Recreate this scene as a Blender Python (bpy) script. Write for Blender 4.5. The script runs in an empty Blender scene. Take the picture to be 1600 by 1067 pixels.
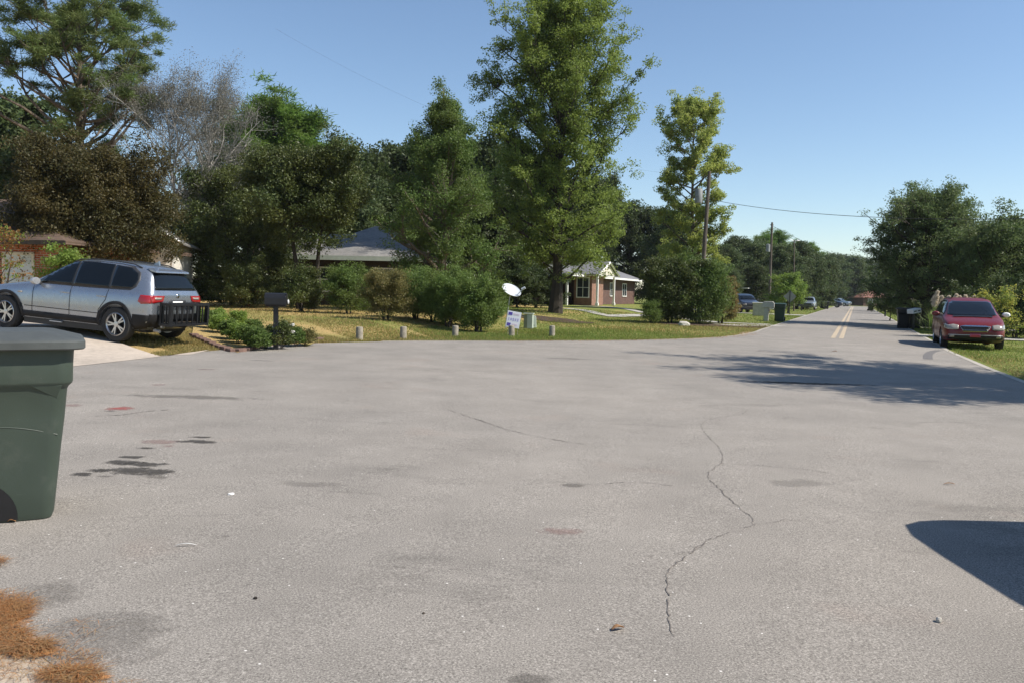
import bpy, bmesh, math, random
import numpy as np
from mathutils import Vector, Matrix
from mathutils.bvhtree import BVHTree
SC = bpy.context.scene
COL = SC.collection
R = math.radians
# ---------------------------------------------------------------- camera
F, W0, H0 = 1291.0, 1600, 1067
CAMZ, PITCH, ROLL = 1.5, R(3.31), R(1.1)
fwd = Vector((0, math.cos(PITCH), -math.sin(PITCH)))
r0 = Vector((1, 0, 0)); u0 = Vector((0, math.sin(PITCH), math.cos(PITCH)))
cup = u0 * math.cos(ROLL) - r0 * math.sin(ROLL)
crt = r0 * math.cos(ROLL) + u0 * math.sin(ROLL)
cd = bpy.data.cameras.new('camera'); cam = bpy.data.objects.new('camera', cd); COL.objects.link(cam)
cd.sensor_width = 36; cd.lens = 36 * F / W0; cd.clip_end = 3000; cd.clip_start = .05
m = Matrix.Identity(4)
for i in range(3):
    m[i][0] = crt[i]; m[i][1] = cup[i]; m[i][2] = -fwd[i]
m[2][3] = CAMZ
cam.matrix_world = m
SC.camera = cam
# ---------------------------------------------------------------- light
SUN_EL, SUN_BACK = 47.0, 13.0          # the sun stands to the right, slightly behind the camera
sd = Vector((math.cos(R(SUN_BACK)) * math.cos(R(SUN_EL)), -math.sin(R(SUN_BACK)) * math.cos(R(SUN_EL)), math.sin(R(SUN_EL))))
wd = bpy.data.worlds.new('World'); SC.world = wd; wd.use_nodes = True
nt = wd.node_tree; nt.nodes.clear()
sky = nt.nodes.new('ShaderNodeTexSky'); sky.sky_type = 'NISHITA'; sky.sun_disc = False
sky.sun_elevation = R(SUN_EL); sky.sun_rotation = math.atan2(sd.x, sd.y)
sky.air_density = 1.0; sky.dust_density = 0.15; sky.ozone_density = 2.6; sky.altitude = 0
bg = nt.nodes.new('ShaderNodeBackground'); bg.inputs[1].default_value = .112
wo = nt.nodes.new('ShaderNodeOutputWorld')
nt.links.new(sky.outputs[0], bg.inputs[0]); nt.links.new(bg.outputs[0], wo.inputs[0])
ld = bpy.data.lights.new('sun', 'SUN'); ld.energy = 5.0; ld.angle = R(.55); ld.color = (1, .935, .83)
sun = bpy.data.objects.new('sun', ld); COL.objects.link(sun)
sun.rotation_euler = sd.to_track_quat('Z', 'Y').to_euler()
SC.view_settings.view_transform = 'Standard'; SC.view_settings.look = 'None'
SC.view_settings.exposure = .43; SC.view_settings.gamma = 1
SC.render.engine = 'CYCLES'
# ---------------------------------------------------------------- terrain maths
SA = R(22.5); SU = (math.sin(SA), math.cos(SA)); SV = (-math.cos(SA), math.sin(SA)); SO = (12.8, 32.5)
def sstep(t):
    t = np.clip(t, 0, 1); return t * t * (3 - 2 * t)
def gz(x, y):
    v = (x - SO[0]) * SV[0] + (y - SO[1]) * SV[1]
    return 0.015 * np.clip(v, 0, 24) + .30 * sstep((v - 11) / 5) + .008 * np.clip(v, -12, 0)
def uv2xy(u, v):
    uu = u - (SO[0] * SU[0] + SO[1] * SU[1])
    return SO[0] + uu * SU[0] + v * SV[0], SO[1] + uu * SU[1] + v * SV[1]
def ray(px, py):
    return (fwd * F + crt * (px - W0 / 2) - cup * (py - H0 / 2)).normalized()
def G(px, py, dz=0.0):
    d = ray(px, py); z = 0.0
    for _ in range(30):
        t = (z - CAMZ) / d.z; x, y = d.x * t, d.y * t; z = float(gz(x, y))
    return Vector((x, y, z + dz))
def at(px, py, Y):
    d = ray(px, py); t = Y / d.y
    return Vector((d.x * t, Y, CAMZ + d.z * t))
def onp(px, Y, py=470):
    p = at(px, py, Y); return Vector((p.x, Y, float(gz(p.x, Y))))
# ---------------------------------------------------------------- node helpers
def newmat(name):
    mt = bpy.data.materials.new(name); mt.use_nodes = True
    n = mt.node_tree; b = n.nodes['Principled BSDF']
    return mt, n, b
def L(n, a, b): n.links.new(a, b)
def noise(n, scale, detail=4, rough=.55, coord='Object', dim=None, dist=0):
    tc = n.nodes.new('ShaderNodeTexCoord'); t = n.nodes.new('ShaderNodeTexNoise')
    t.inputs['Scale'].default_value = scale; t.inputs['Detail'].default_value = detail; t.inputs['Roughness'].default_value = rough
    t.inputs['Distortion'].default_value = dist
    if dim:
        mp = n.nodes.new('ShaderNodeMapping'); mp.inputs['Scale'].default_value = dim
        L(n, tc.outputs[coord], mp.inputs[0]); L(n, mp.outputs[0], t.inputs['Vector'])
    else: L(n, tc.outputs[coord], t.inputs['Vector'])
    return t.outputs[0]
def ramp(n, fac, stops):
    r = n.nodes.new('ShaderNodeValToRGB'); e = r.color_ramp.elements
    while len(e) < len(stops): e.new(.5)
    for el, (p, c) in zip(e, stops):
        el.position = p; el.color = (c[0], c[1], c[2], 1) if isinstance(c, (tuple, list)) else (c, c, c, 1)
    L(n, fac, r.inputs[0]); return r.outputs[0]
def mix(n, fac, a, b, mode='MIX'):
    x = n.nodes.new('ShaderNodeMix'); x.data_type = 'RGBA'; x.blend_type = mode
    for i, s in ((0, fac), (6, a), (7, b)):
        if hasattr(s, 'links'): L(n, s, x.inputs[i])
        elif isinstance(s, (tuple, list)): x.inputs[i].default_value = (s[0], s[1], s[2], 1)
        else: x.inputs[i].default_value = s
    return x.outputs[2]
def bump(n, b, h, strength=.3, dist=.01):
    k = n.nodes.new('ShaderNodeBump'); k.inputs['Strength'].default_value = strength; k.inputs['Distance'].default_value = dist
    L(n, h, k.inputs['Height']); L(n, k.outputs[0], b.inputs['Normal'])
def plain(name, c, rough=.6, metal=0, var=.15, scale=6, bmp=.0, coat=0, spec=.5):
    mt, n, b = newmat(name)
    f = noise(n, scale, 5)
    lo = tuple(v * (1 - var) for v in c); hi = tuple(min(1, v * (1 + var)) for v in c)
    L(n, ramp(n, f, [(.3, lo), (.7, hi)]), b.inputs['Base Color'])
    b.inputs['Roughness'].default_value = rough; b.inputs['Metallic'].default_value = metal
    b.inputs['Coat Weight'].default_value = coat; b.inputs['Coat Roughness'].default_value = .04
    b.inputs['Specular IOR Level'].default_value = spec
    if bmp: bump(n, b, noise(n, scale * 8, 3), bmp, .01)
    return mt
def leafmat(name, cols, trans=.3, rough=.55, tint=None, k=1.7):
    cols = [tuple(v * k for v in c) for c in cols]; trans = min(.52, trans + .18)
    if tint: tint = tuple(v * k for v in tint)
    mt, n, b = newmat(name)
    g = n.nodes.new('ShaderNodeNewGeometry')
    k = len(cols); c = ramp(n, g.outputs['Random Per Island'], [(i / max(1, k - 1), cc) for i, cc in enumerate(cols)])
    f = noise(n, .55, 3)
    c = mix(n, ramp(n, f, [(.35, 0), (.65, 1)]), c, mix(n, .45, c, tint or (.13, .13, .03)))
    L(n, c, b.inputs['Base Color']); b.inputs['Roughness'].default_value = rough
    b.inputs['Specular IOR Level'].default_value = .35
    t = n.nodes.new('ShaderNodeBsdfTranslucent'); L(n, c, t.inputs[0])
    ms = n.nodes.new('ShaderNodeMixShader'); ms.inputs[0].default_value = trans
    o = n.nodes['Material Output']
    L(n, b.outputs[0], ms.inputs[1]); L(n, t.outputs[0], ms.inputs[2]); L(n, ms.outputs[0], o.inputs[0])
    return mt
# ---------------------------------------------------------------- object helpers
def link(name, me, mt=None, parent=None, smooth=False):
    o = bpy.data.objects.new(name, me); COL.objects.link(o)
    if mt is not None and not me.materials: me.materials.append(mt)
    if parent: o.parent = parent
    if smooth:
        me.polygons.foreach_set('use_smooth', [True] * len(me.polygons))
    return o
def tag(o, label=None, cat=None, group=None, kind=None):
    if label: o['label'] = label
    if cat: o['category'] = cat
    if group: o['group'] = group
    if kind: o['kind'] = kind
    return o
def thing(name, label, cat, loc=(0, 0, 0), rz=0, group=None):
    o = bpy.data.objects.new(name, None); COL.objects.link(o); o.empty_display_size = .2
    o.location = loc; o.rotation_euler = (0, 0, rz)
    return tag(o, label, cat, group)
def dup(root, loc, rz=0, label=None, scale=None, mats=None, group=None):
    def cp(o, par):
        c = o.copy(); COL.objects.link(c)
        if par: c.parent = par
        for ch in [k for k in ALLOBJ() if k.parent == o and k != c]: cp(ch, c)
        return c
    r = cp(root, None); r.location = loc; r.rotation_euler = (0, 0, rz)
    if scale is not None: r.scale = scale if hasattr(scale, '__len__') else (scale,) * 3
    if label: r['label'] = label
    if group: r['group'] = group
    return r
def ALLOBJ(): return list(COL.objects)
def npmesh(name, V, Fc):
    """V (N,3), Fc (M,k) numpy"""
    me = bpy.data.meshes.new(name); k = Fc.shape[1]
    me.vertices.add(len(V)); me.vertices.foreach_set('co', np.ascontiguousarray(V, dtype=np.float32).ravel())
    me.loops.add(Fc.size); me.loops.foreach_set('vertex_index', np.ascontiguousarray(Fc, dtype=np.int32).ravel())
    me.polygons.add(len(Fc)); me.polygons.foreach_set('loop_start', np.arange(0, Fc.size, k, dtype=np.int32))
    me.update(calc_edges=True); return me
class MB:
    """collects shapes into one mesh"""
    def __init__(s): s.v = []; s.f = []
    def add(s, vs, fs):
        o = len(s.v); s.v += [tuple(v) for v in vs]; s.f += [tuple(i + o for i in f) for f in fs]; return s
    def box(s, c, d, rz=0, M=None):
        x, y, z = d[0] / 2, d[1] / 2, d[2] / 2
        P = [Vector((a, b, e)) for a in (-x, x) for b in (-y, y) for e in (-z, z)]
        mm = Matrix.Translation(c) @ (M if M else Matrix.Rotation(rz, 4, 'Z'))
        return s.add([mm @ p for p in P], [(0, 1, 3, 2), (4, 6, 7, 5), (0, 4, 5, 1), (2, 3, 7, 6), (0, 2, 6, 4), (1, 5, 7, 3)])
    def bar(s, a, b, r, n=6, r2=None):
        return s.tube([a, b], [r, r if r2 is None else r2], n)
    def tube(s, P, rad, n=6, cap=True):
        P = [Vector(p) for p in P]; vs = []; fs = []
        t0 = (P[1] - P[0]).normalized(); ref = Vector((0, 0, 1)) if abs(t0.z) < .9 else Vector((1, 0, 0))
        for i, p in enumerate(P):
            t = (P[min(i + 1, len(P) - 1)] - P[max(i - 1, 0)]).normalized()
            a = t.cross(ref); a = a.normalized() if a.length > 1e-4 else Vector((1, 0, 0)); b = t.cross(a)
            for k in range(n):
                an = 2 * math.pi * k / n; vs.append(p + (a * math.cos(an) + b * math.sin(an)) * rad[i])
        for i in range(len(P) - 1):
            for k in range(n):
                k2 = (k + 1) % n; fs.append((i * n + k, i * n + k2, (i + 1) * n + k2, (i + 1) * n + k))
        if cap: fs.append(tuple(range(n))[::-1]); fs.append(tuple((len(P) - 1) * n + k for k in range(n)))
        return s.add(vs, fs)
    def lathe(s, prof, n=24, M=Matrix.Identity(4), closed=False):
        vs = []; fs = []; k = len(prof)
        for j in range(n):
            a = 2 * math.pi * j / n
            for r_, z_ in prof: vs.append(M @ Vector((r_ * math.cos(a), r_ * math.sin(a), z_)))
        for j in range(n):
            j2 = (j + 1) % n
            for i in range(k - 1 + (1 if closed else 0)):
                i2 = (i + 1) % k
                fs.append((j * k + i, j2 * k + i, j2 * k + i2, j * k + i2))
        return s.add(vs, fs)
    def prism(s, poly, z0, z1, M=Matrix.Identity(4)):
        n = len(poly)
        vs = [M @ Vector((p[0], p[1], z0)) for p in poly] + [M @ Vector((p[0], p[1], z1)) for p in poly]
        fs = [tuple(range(n))[::-1], tuple(range(n, 2 * n))] + [(i, (i + 1) % n, n + (i + 1) % n, n + i) for i in range(n)]
        return s.add(vs, fs)
    def build(s, name, mt, parent=None, smooth=False, bevel=0, recalc=True):
        me = bpy.data.meshes.new(name); me.from_pydata([tuple(v) for v in s.v], [], s.f)
        if recalc or bevel:
            b = bmesh.new(); b.from_mesh(me)
            if recalc: bmesh.ops.recalc_face_normals(b, faces=b.faces)
            b.to_mesh(me); b.free()
        me.update(); o = link(name, me, mt, parent, False)
        if smooth:
            me.polygons.foreach_set('use_smooth', [True] * len(me.polygons))
            try: me.set_sharp_from_angle(angle=R(38))
            except Exception: pass
        if bevel:
            bv = o.modifiers.new('bevel', 'BEVEL'); bv.width = bevel; bv.segments = 2; bv.limit_method = 'ANGLE'; bv.angle_limit = R(35)
        return o
# ================================================================ setting materials
def asphalt():
    mt, n, b = newmat('asphalt')
    big = noise(n, .12, 4, .6); mid = noise(n, 1.1, 5, .6); fine = noise(n, 105, 6, .8); grain = noise(n, 300, 3, .75)
    c = ramp(n, fine, [(.37, (.10, .092, .084)), (.465, (.25, .232, .213)), (.55, (.325, .302, .279)), (.64, (.56, .53, .49))])
    c = mix(n, 1.0, c, ramp(n, grain, [(.3, .62), (.5, 1.0), (.7, 1.34)]), 'MULTIPLY')
    c = mix(n, 1.0, c, ramp(n, mid, [(.3, .86), (.7, 1.08)]), 'MULTIPLY')
    c = mix(n, 1.0, c, ramp(n, big, [(.3, (.84, .84, .84)), (.7, (1.08, 1.06, 1.04))]), 'MULTIPLY')
    # dark streaky wear
    st = noise(n, .5, 6, .7, dist=.6, dim=(1, 2.6, 1))
    c = mix(n, 1.0, c, ramp(n, st, [(.30, .78), (.42, 1.0)]), 'MULTIPLY')
    # pinkish and yellowish tired patches
    pk = noise(n, .8, 3, .5, dim=(1, 1, 3))
    c = mix(n, ramp(n, pk, [(.62, 0), (.74, .35)]), c, mix(n, 1, c, (1.08, .93, .88), 'MULTIPLY'))
    c = mix(n, 1.0, c, (.945, .935, .910), 'MULTIPLY')
    # tiny pale stones and specular glints, both painted in as white specks
    tc = n.nodes.new('ShaderNodeTexCoord'); v = n.nodes.new('ShaderNodeTexVoronoi'); v.inputs['Scale'].default_value = 8.5
    L(n, tc.outputs['Object'], v.inputs['Vector'])
    wn = ramp(n, v.outputs['Distance'], [(.038, 1), (.055, 0)])
    c = mix(n, wn, c, (.72, .69, .65))
    v2 = n.nodes.new('ShaderNodeTexVoronoi'); v2.inputs['Scale'].default_value = 30; L(n, tc.outputs['Object'], v2.inputs['Vector'])
    c = mix(n, ramp(n, v2.outputs['Distance'], [(.09, .55), (.14, 0)]), c, (.07, .065, .06))
    L(n, c, b.inputs['Base Color']); b.inputs['Roughness'].default_value = .88
    b.inputs['Specular IOR Level'].default_value = .25
    bump(n, b, mix(n, .5, fine, grain), .35, .006)
    return mt
def grassmat():
    mt, n, b = newmat('lawn_grass')
    a = noise(n, .16, 4, .55); m_ = noise(n, 1.6, 5, .65); f = noise(n, 26, 4, .75)
    tc = n.nodes.new('ShaderNodeTexCoord'); sx = n.nodes.new('ShaderNodeSeparateXYZ'); L(n, tc.outputs['Object'], sx.inputs[0])
    ma = n.nodes.new('ShaderNodeMath'); ma.operation = 'MULTIPLY_ADD'; L(n, sx.outputs[0], ma.inputs[0]); ma.inputs[1].default_value = -.012; L(n, a, ma.inputs[2])   # the lawn dries out towards the west
    c = mix(n, ramp(n, ma.outputs[0], [(.42, 0), (.60, 1)]), (.16, .20, .045), (.42, .30, .125))
    c = mix(n, ramp(n, m_, [(.45, 0), (.70, .6)]), c, (.36, .26, .115))
    c = mix(n, 1, c, ramp(n, f, [(.3, .5), (.5, 1.0), (.7, 1.45)]), 'MULTIPLY')
    L(n, c, b.inputs['Base Color']); b.inputs['Roughness'].default_value = .9; b.inputs['Specular IOR Level'].default_value = .15
    bump(n, b, f, .9, .05); return mt
def cartmat():
    mt, n, b = newmat('green_cart_plastic')
    a = noise(n, 2.2, 5); sc = noise(n, 5, 6, .8, dim=(1, 1, 14)); d = noise(n, 38, 4, .8); w = noise(n, 3.2, 5, .7)
    c = ramp(n, a, [(.3, (.035, .050, .038)), (.7, (.045, .062, .047))])
    c = mix(n, ramp(n, sc, [(.66, 0), (.74, .5)]), c, (.13, .155, .135))
    c = mix(n, ramp(n, w, [(.56, 0), (.75, .4)]), c, (.10, .105, .085))
    c = mix(n, ramp(n, d, [(.70, 0), (.76, .6)]), c, (.20, .21, .18))
    L(n, c, b.inputs['Base Color']); L(n, ramp(n, w, [(.3, .38), (.7, .62)]), b.inputs['Roughness'])
    bump(n, b, noise(n, 120, 3), .12, .004); return mt
def concrete(name='pale_concrete', c0=(.46, .39, .32)):
    mt, n, b = newmat(name)
    f = noise(n, 9, 7, .7); g = noise(n, .8, 4)
    c = ramp(n, f, [(.3, tuple(v * .8 for v in c0)), (.7, tuple(v * 1.15 for v in c0))])
    c = mix(n, 1, c, ramp(n, g, [(.35, .85), (.65, 1.05)]), 'MULTIPLY')
    L(n, c, b.inputs['Base Color']); b.inputs['Roughness'].default_value = .85
    bump(n, b, f, .3, .01); return mt
def brick(name, c1, c2, mortar=(.42, .38, .34), sc=1.0):
    mt, n, b = newmat(name)
    tc = n.nodes.new('ShaderNodeTexCoord'); sx = n.nodes.new('ShaderNodeSeparateXYZ'); L(n, tc.outputs['Object'], sx.inputs[0])
    ad = n.nodes.new('ShaderNodeMath'); ad.operation = 'ADD'; L(n, sx.outputs[0], ad.inputs[0]); L(n, sx.outputs[1], ad.inputs[1])
    cx = n.nodes.new('ShaderNodeCombineXYZ'); L(n, ad.outputs[0], cx.inputs[0]); L(n, sx.outputs[2], cx.inputs[1])
    t = n.nodes.new('ShaderNodeTexBrick'); t.inputs['Scale'].default_value = sc
    t.inputs['Brick Width'].default_value = .22; t.inputs['Row Height'].default_value = .075; t.inputs['Mortar Size'].default_value = .008
    t.inputs['Color1'].default_value = (*c1, 1); t.inputs['Color2'].default_value = (*c2, 1); t.inputs['Mortar'].default_value = (*mortar, 1)
    L(n, cx.outputs[0], t.inputs['Vector'])
    c = mix(n, 1, t.outputs[0], ramp(n, noise(n, 2.2, 5), [(.3, .75), (.7, 1.15)]), 'MULTIPLY')
    L(n, c, b.inputs['Base Color']); b.inputs['Roughness'].default_value = .9
    bump(n, b, t.outputs[1], -.4, .01); return mt
def shingle(name, c0):
    mt, n, b = newmat(name)
    tc = n.nodes.new('ShaderNodeTexCoord'); w = n.nodes.new('ShaderNodeTexWave'); w.bands_direction = 'Z'
    w.inputs['Scale'].default_value = 3.2; w.inputs['Distortion'].default_value = .6; L(n, tc.outputs['Object'], w.inputs['Vector'])
    f = noise(n, 7, 5, .7); g = noise(n, .6, 4)
    c = ramp(n, f, [(.3, tuple(v * .7 for v in c0)), (.7, tuple(v * 1.2 for v in c0))])
    c = mix(n, 1, c, ramp(n, w.outputs[1], [(0, .78), (.2, 1)]), 'MULTIPLY')
    c = mix(n, 1, c, ramp(n, g, [(.35, .75), (.65, 1.05)]), 'MULTIPLY')
    L(n, c, b.inputs['Base Color']); b.inputs['Roughness'].default_value = .85
    bump(n, b, w.outputs[1], .4, .02); return mt
def siding(name, c0):
    mt, n, b = newmat(name)
    tc = n.nodes.new('ShaderNodeTexCoord'); w = n.nodes.new('ShaderNodeTexWave'); w.bands_direction = 'Z'; w.wave_profile = 'SAW'
    w.inputs['Scale'].default_value = 2.1; L(n, tc.outputs['Object'], w.inputs['Vector'])
    c = mix(n, 1, c0, ramp(n, w.outputs[1], [(0, .55), (.12, 1)]), 'MULTIPLY')
    c = mix(n, 1, c, ramp(n, noise(n, 3, 4), [(.3, .85), (.7, 1.05)]), 'MULTIPLY')
    L(n, c, b.inputs['Base Color']); b.inputs['Roughness'].default_value = .6
    bump(n, b, w.outputs[1], .5, .02); return mt
def glassmat(name='dark_glass', c=(.012, .016, .018), rough=.04):
    mt, n, b = newmat(name); b.inputs['Base Color'].default_value = (*c, 1); b.inputs['Roughness'].default_value = rough
    b.inputs['Specular IOR Level'].default_value = .4; b.inputs['IOR'].default_value = 1.5; return mt
def bark(name, c0):
    mt, n, b = newmat(name)
    f = noise(n, 7, 6, .7, dim=(1, 1, .22))
    L(n, ramp(n, f, [(.3, tuple(v * .5 for v in c0)), (.7, tuple(v * 1.3 for v in c0))]), b.inputs['Base Color'])
    b.inputs['Roughness'].default_value = .95; bump(n, b, f, .8, .04); return mt
def paint(name, c, metal=.0, rough=.3, coat=.9):
    mt, n, b = newmat(name)
    f = noise(n, 2.5, 5)
    L(n, ramp(n, f, [(.3, tuple(v * .93 for v in c)), (.7, c)]), b.inputs['Base Color'])
    L(n, ramp(n, noise(n, 11, 5), [(.3, rough * .85), (.7, rough * 1.25)]), b.inputs['Roughness'])
    b.inputs['Metallic'].default_value = metal; b.inputs['Coat Weight'].default_value = coat; b.inputs['Coat Roughness'].default_value = .06
    return mt
M = dict(
    asphalt=asphalt(), grass=grassmat(), conc=concrete(), concg=concrete('grey_concrete', (.42, .40, .36)),
    yellow=plain('worn_yellow_paint', (.43, .345, .245), .85, var=.3, scale=9), kerb=concrete('sandy_gutter', (.40, .365, .31)),
    brick_o=brick('orange_red_brick', (.42, .115, .05), (.30, .075, .035), sc=1), brick_m=brick('faded_brick', (.26, .12, .08), (.22, .085, .055), (.3, .25, .2)), brick_d=brick('shade_dark_brick', (.13, .055, .04), (.085, .038, .03), (.13, .11, .10)),  # brick_d: tree shade over the ranch house is put into its dark colour
    roof_g=shingle('grey_shingle', (.23, .22, .205)), roof_d=shingle('dark_grey_shingle', (.20, .20, .22)), roof_b=shingle('brown_shingle', (.13, .085, .06)),
    roof_r=shingle('rust_red_shingle', (.24, .105, .075)),
    siding=siding('white_siding', (.80, .77, .70)), white=plain('white_paint', (.80, .79, .76), .5, var=.05), cream=plain('cream_paint', (.62, .58, .48), .6),
    glass=glassmat(c=(.006, .008, .010)), glassb=glassmat('window_glass', (.03, .035, .04), .08), curtain=plain('pale_blind', (.55, .60, .60), .7, var=.12, scale=3),
    bark=bark('brown_bark', (.13, .10, .075)), barkg=bark('pale_grey_bark', (.36, .34, .31)), barkd=bark('dark_bark', (.045, .036, .028)),  # barkd: dark bark, deepened further to carry the shade on the tall trunk
    pole=bark('weathered_pole_wood', (.13, .105, .085)), metal=plain('galvanised_metal', (.42, .43, .44), .45, .6, .15, 9),
    black=plain('black_metal', (.018, .018, .02), .4, .3), blackp=plain('black_plastic', (.03, .03, .032), .55), rubber=plain('tyre_rubber', (.022, .022, .022), .85, bmp=.3),
    rim=plain('alloy', (.50, .50, .50), .3, .9, .05), trim=plain('grey_cladding', (.016, .016, .017), .7, spec=.25), chrome=plain('chrome', (.75, .75, .75), .12, 1, .02),
    red_l=plain('red_lens', (.30, .008, .010), .15, coat=.8, var=.05), white_l=plain('clear_lens', (.30, .27, .23), .12, coat=.8, var=.05),
    greenp=cartmat(), greenl=plain('faded_grey_green_lid', (.066, .072, .069), .55, var=.16, scale=7, bmp=.1),
    dgreen=plain('dark_green_plastic', (.022, .05, .034), .5), dish=plain('dish_enamel', (.52, .55, .58), .4, var=.06), mulch=plain('dark_mulch', (.055, .03, .02), .95, var=.5, scale=30, bmp=.8),
    block=plain('red_concrete_block', (.15, .09, .07), .9, var=.4, scale=7, bmp=.5), stone=plain('pale_stone', (.45, .42, .37), .85, var=.3, scale=12, bmp=.4),
    post=plain('weathered_stub_post', (.27, .24, .19), .9, var=.3, scale=10, bmp=.4), util=plain('pale_green_cabinet', (.42, .47, .40), .5, var=.1), utild=plain('olive_cabinet', (.20, .22, .15), .6),
    greyp=plain('pale_grey_plastic', (.42, .41, .37), .6), wood_r=plain('red_stained_wood', (.30, .07, .04), .7, var=.3),
    alu=plain('bare_sign_back', (.24, .25, .23), .5, .4), purple=plain('purple_ink', (.10, .07, .38), .6, var=.08), lilac=plain('lilac_ink', (.45, .42, .68), .6, var=.1),
    pink=plain('pink_ink', (.80, .62, .74), .6), signw=plain('sign_board', (.84, .83, .88), .5, var=.03), wire=plain('black_wire', (.02, .02, .02), .6),
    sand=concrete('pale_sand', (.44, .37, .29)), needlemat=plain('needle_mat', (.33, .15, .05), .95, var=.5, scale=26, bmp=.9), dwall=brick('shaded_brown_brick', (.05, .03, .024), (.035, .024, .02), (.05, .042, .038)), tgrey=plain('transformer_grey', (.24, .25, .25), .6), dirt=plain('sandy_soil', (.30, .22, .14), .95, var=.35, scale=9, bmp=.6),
)
LM = dict(
    oak=leafmat('tall_tree_leaves', [(.07, .10, .022), (.125, .16, .03), (.16, .205, .045), (.09, .125, .026)], .36, tint=(.11, .145, .032)),
    conifer=leafmat('mid_green_leaves', [(.045, .08, .022), (.085, .135, .032), (.06, .10, .022)], .3),
    pine=leafmat('pine_needles', [(.05, .08, .022), (.09, .13, .035), (.065, .10, .025)], .2, tint=(.09, .085, .03)),
    pineb=leafmat('bright_pine_needles', [(.05, .10, .018), (.10, .18, .03), (.07, .13, .022)], .25),
    plum=leafmat('purple_brown_leaves', [(.034, .036, .013), (.048, .044, .016), (.030, .034, .012), (.064, .05, .017), (.042, .05, .017)], .2, .55, tint=(.085, .058, .018), k=1.5),
    magnolia=leafmat('glossy_dark_leaves', [(.026, .042, .013), (.05, .078, .018), (.09, .11, .03), (.03, .05, .014)], .12, .5, k=1.15),
    shrub=leafmat('shrub_leaves', [(.05, .085, .02), (.10, .15, .035), (.07, .11, .025)], .3),
    brownish=leafmat('olive_brown_leaves', [(.10, .095, .035), (.16, .13, .05), (.08, .09, .03)], .3),
    yellow=leafmat('yellowing_leaves', [(.16, .20, .04), (.26, .25, .05), (.11, .16, .03), (.20, .22, .06)], .4, tint=(.30, .22, .04)),
    tulip=leafmat('light_green_leaves', [(.12, .17, .04), (.19, .23, .055), (.15, .20, .045), (.24, .25, .07)], .42, tint=(.24, .23, .05)),
    dark=leafmat('dark_woodland_leaves', [(.022, .036, .013), (.045, .066, .02), (.032, .05, .015)], .2, tint=(.05, .055, .02)),
    far=leafmat('far_woodland_leaves', [(.035, .055, .022), (.06, .09, .03), (.045, .07, .024)], .25, tint=(.07, .075, .03)),
    bright=leafmat('bright_green_leaves', [(.10, .16, .03), (.16, .23, .045), (.12, .18, .035)], .35),
    roak=leafmat('grey_green_leaves', [(.045, .07, .025), (.085, .12, .04), (.06, .09, .03)], .3, tint=(.09, .10, .04)),
    lichen=leafmat('grey_moss', [(.17, .165, .14), (.24, .23, .20), (.13, .135, .10)], .2, tint=(.18, .17, .14), k=1),
    rust=leafmat('rusty_leaves', [(.16, .07, .03), (.22, .10, .035), (.10, .08, .03)], .3),
    plume=leafmat('pampas_plumes', [(.70, .62, .50), (.78, .70, .58)], .3, tint=(.5, .42, .33), k=1),
    flower=leafmat('white_petals', [(.80, .79, .74), (.85, .84, .8)], .2, tint=(.8, .78, .7), k=1),
    blade=leafmat('grass_blades', [(.17, .18, .05), (.24, .21, .07), (.33, .25, .10), (.40, .31, .14)], .3, .7, tint=(.28, .21, .08), k=1.2),
    bladeg=leafmat('green_grass_blades', [(.12, .18, .035), (.17, .23, .045), (.22, .25, .07)], .3, .7, k=1.2),
    needle=leafmat('fallen_pine_needles', [(.30, .13, .05), (.46, .21, .07), (.20, .11, .06), (.36, .26, .12), (.50, .30, .14), (.24, .19, .12)], .15, .8, tint=(.45, .2, .07), k=1),
    needled=leafmat('dry_leaf', [(.42, .22, .10), (.5, .3, .15)], .15, .8, tint=(.4, .2, .1), k=1),
)
# ================================================================ ground
def grid_xy(xs, ys):
    X, Y = np.meshgrid(xs, ys, indexing='ij'); nx, ny = X.shape
    idx = np.arange(nx * ny).reshape(nx, ny)
    Fc = np.stack([idx[:-1, :-1], idx[1:, :-1], idx[1:, 1:], idx[:-1, 1:]], -1).reshape(-1, 4)
    return X.ravel(), Y.ravel(), Fc
xs = np.concatenate([np.arange(-1400, -60, 60.), np.arange(-60, -24, 3.), np.arange(-24, 34, .5), np.arange(34, 90, 3.), np.arange(90, 1400, 60.)])
ys = np.concatenate([np.arange(-300, -24, 30.), np.arange(-24, 0, 2.), np.arange(0, 90, .5), np.arange(90, 300, 5.), np.arange(300, 1800, 60.)])
gx, gy, gf = grid_xy(xs, ys)
gzv = gz(gx, gy) - .03
tag(link('ground', npmesh('ground', np.stack([gx, gy, gzv], 1), gf), M['grass'], smooth=True), kind='structure')
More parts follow.
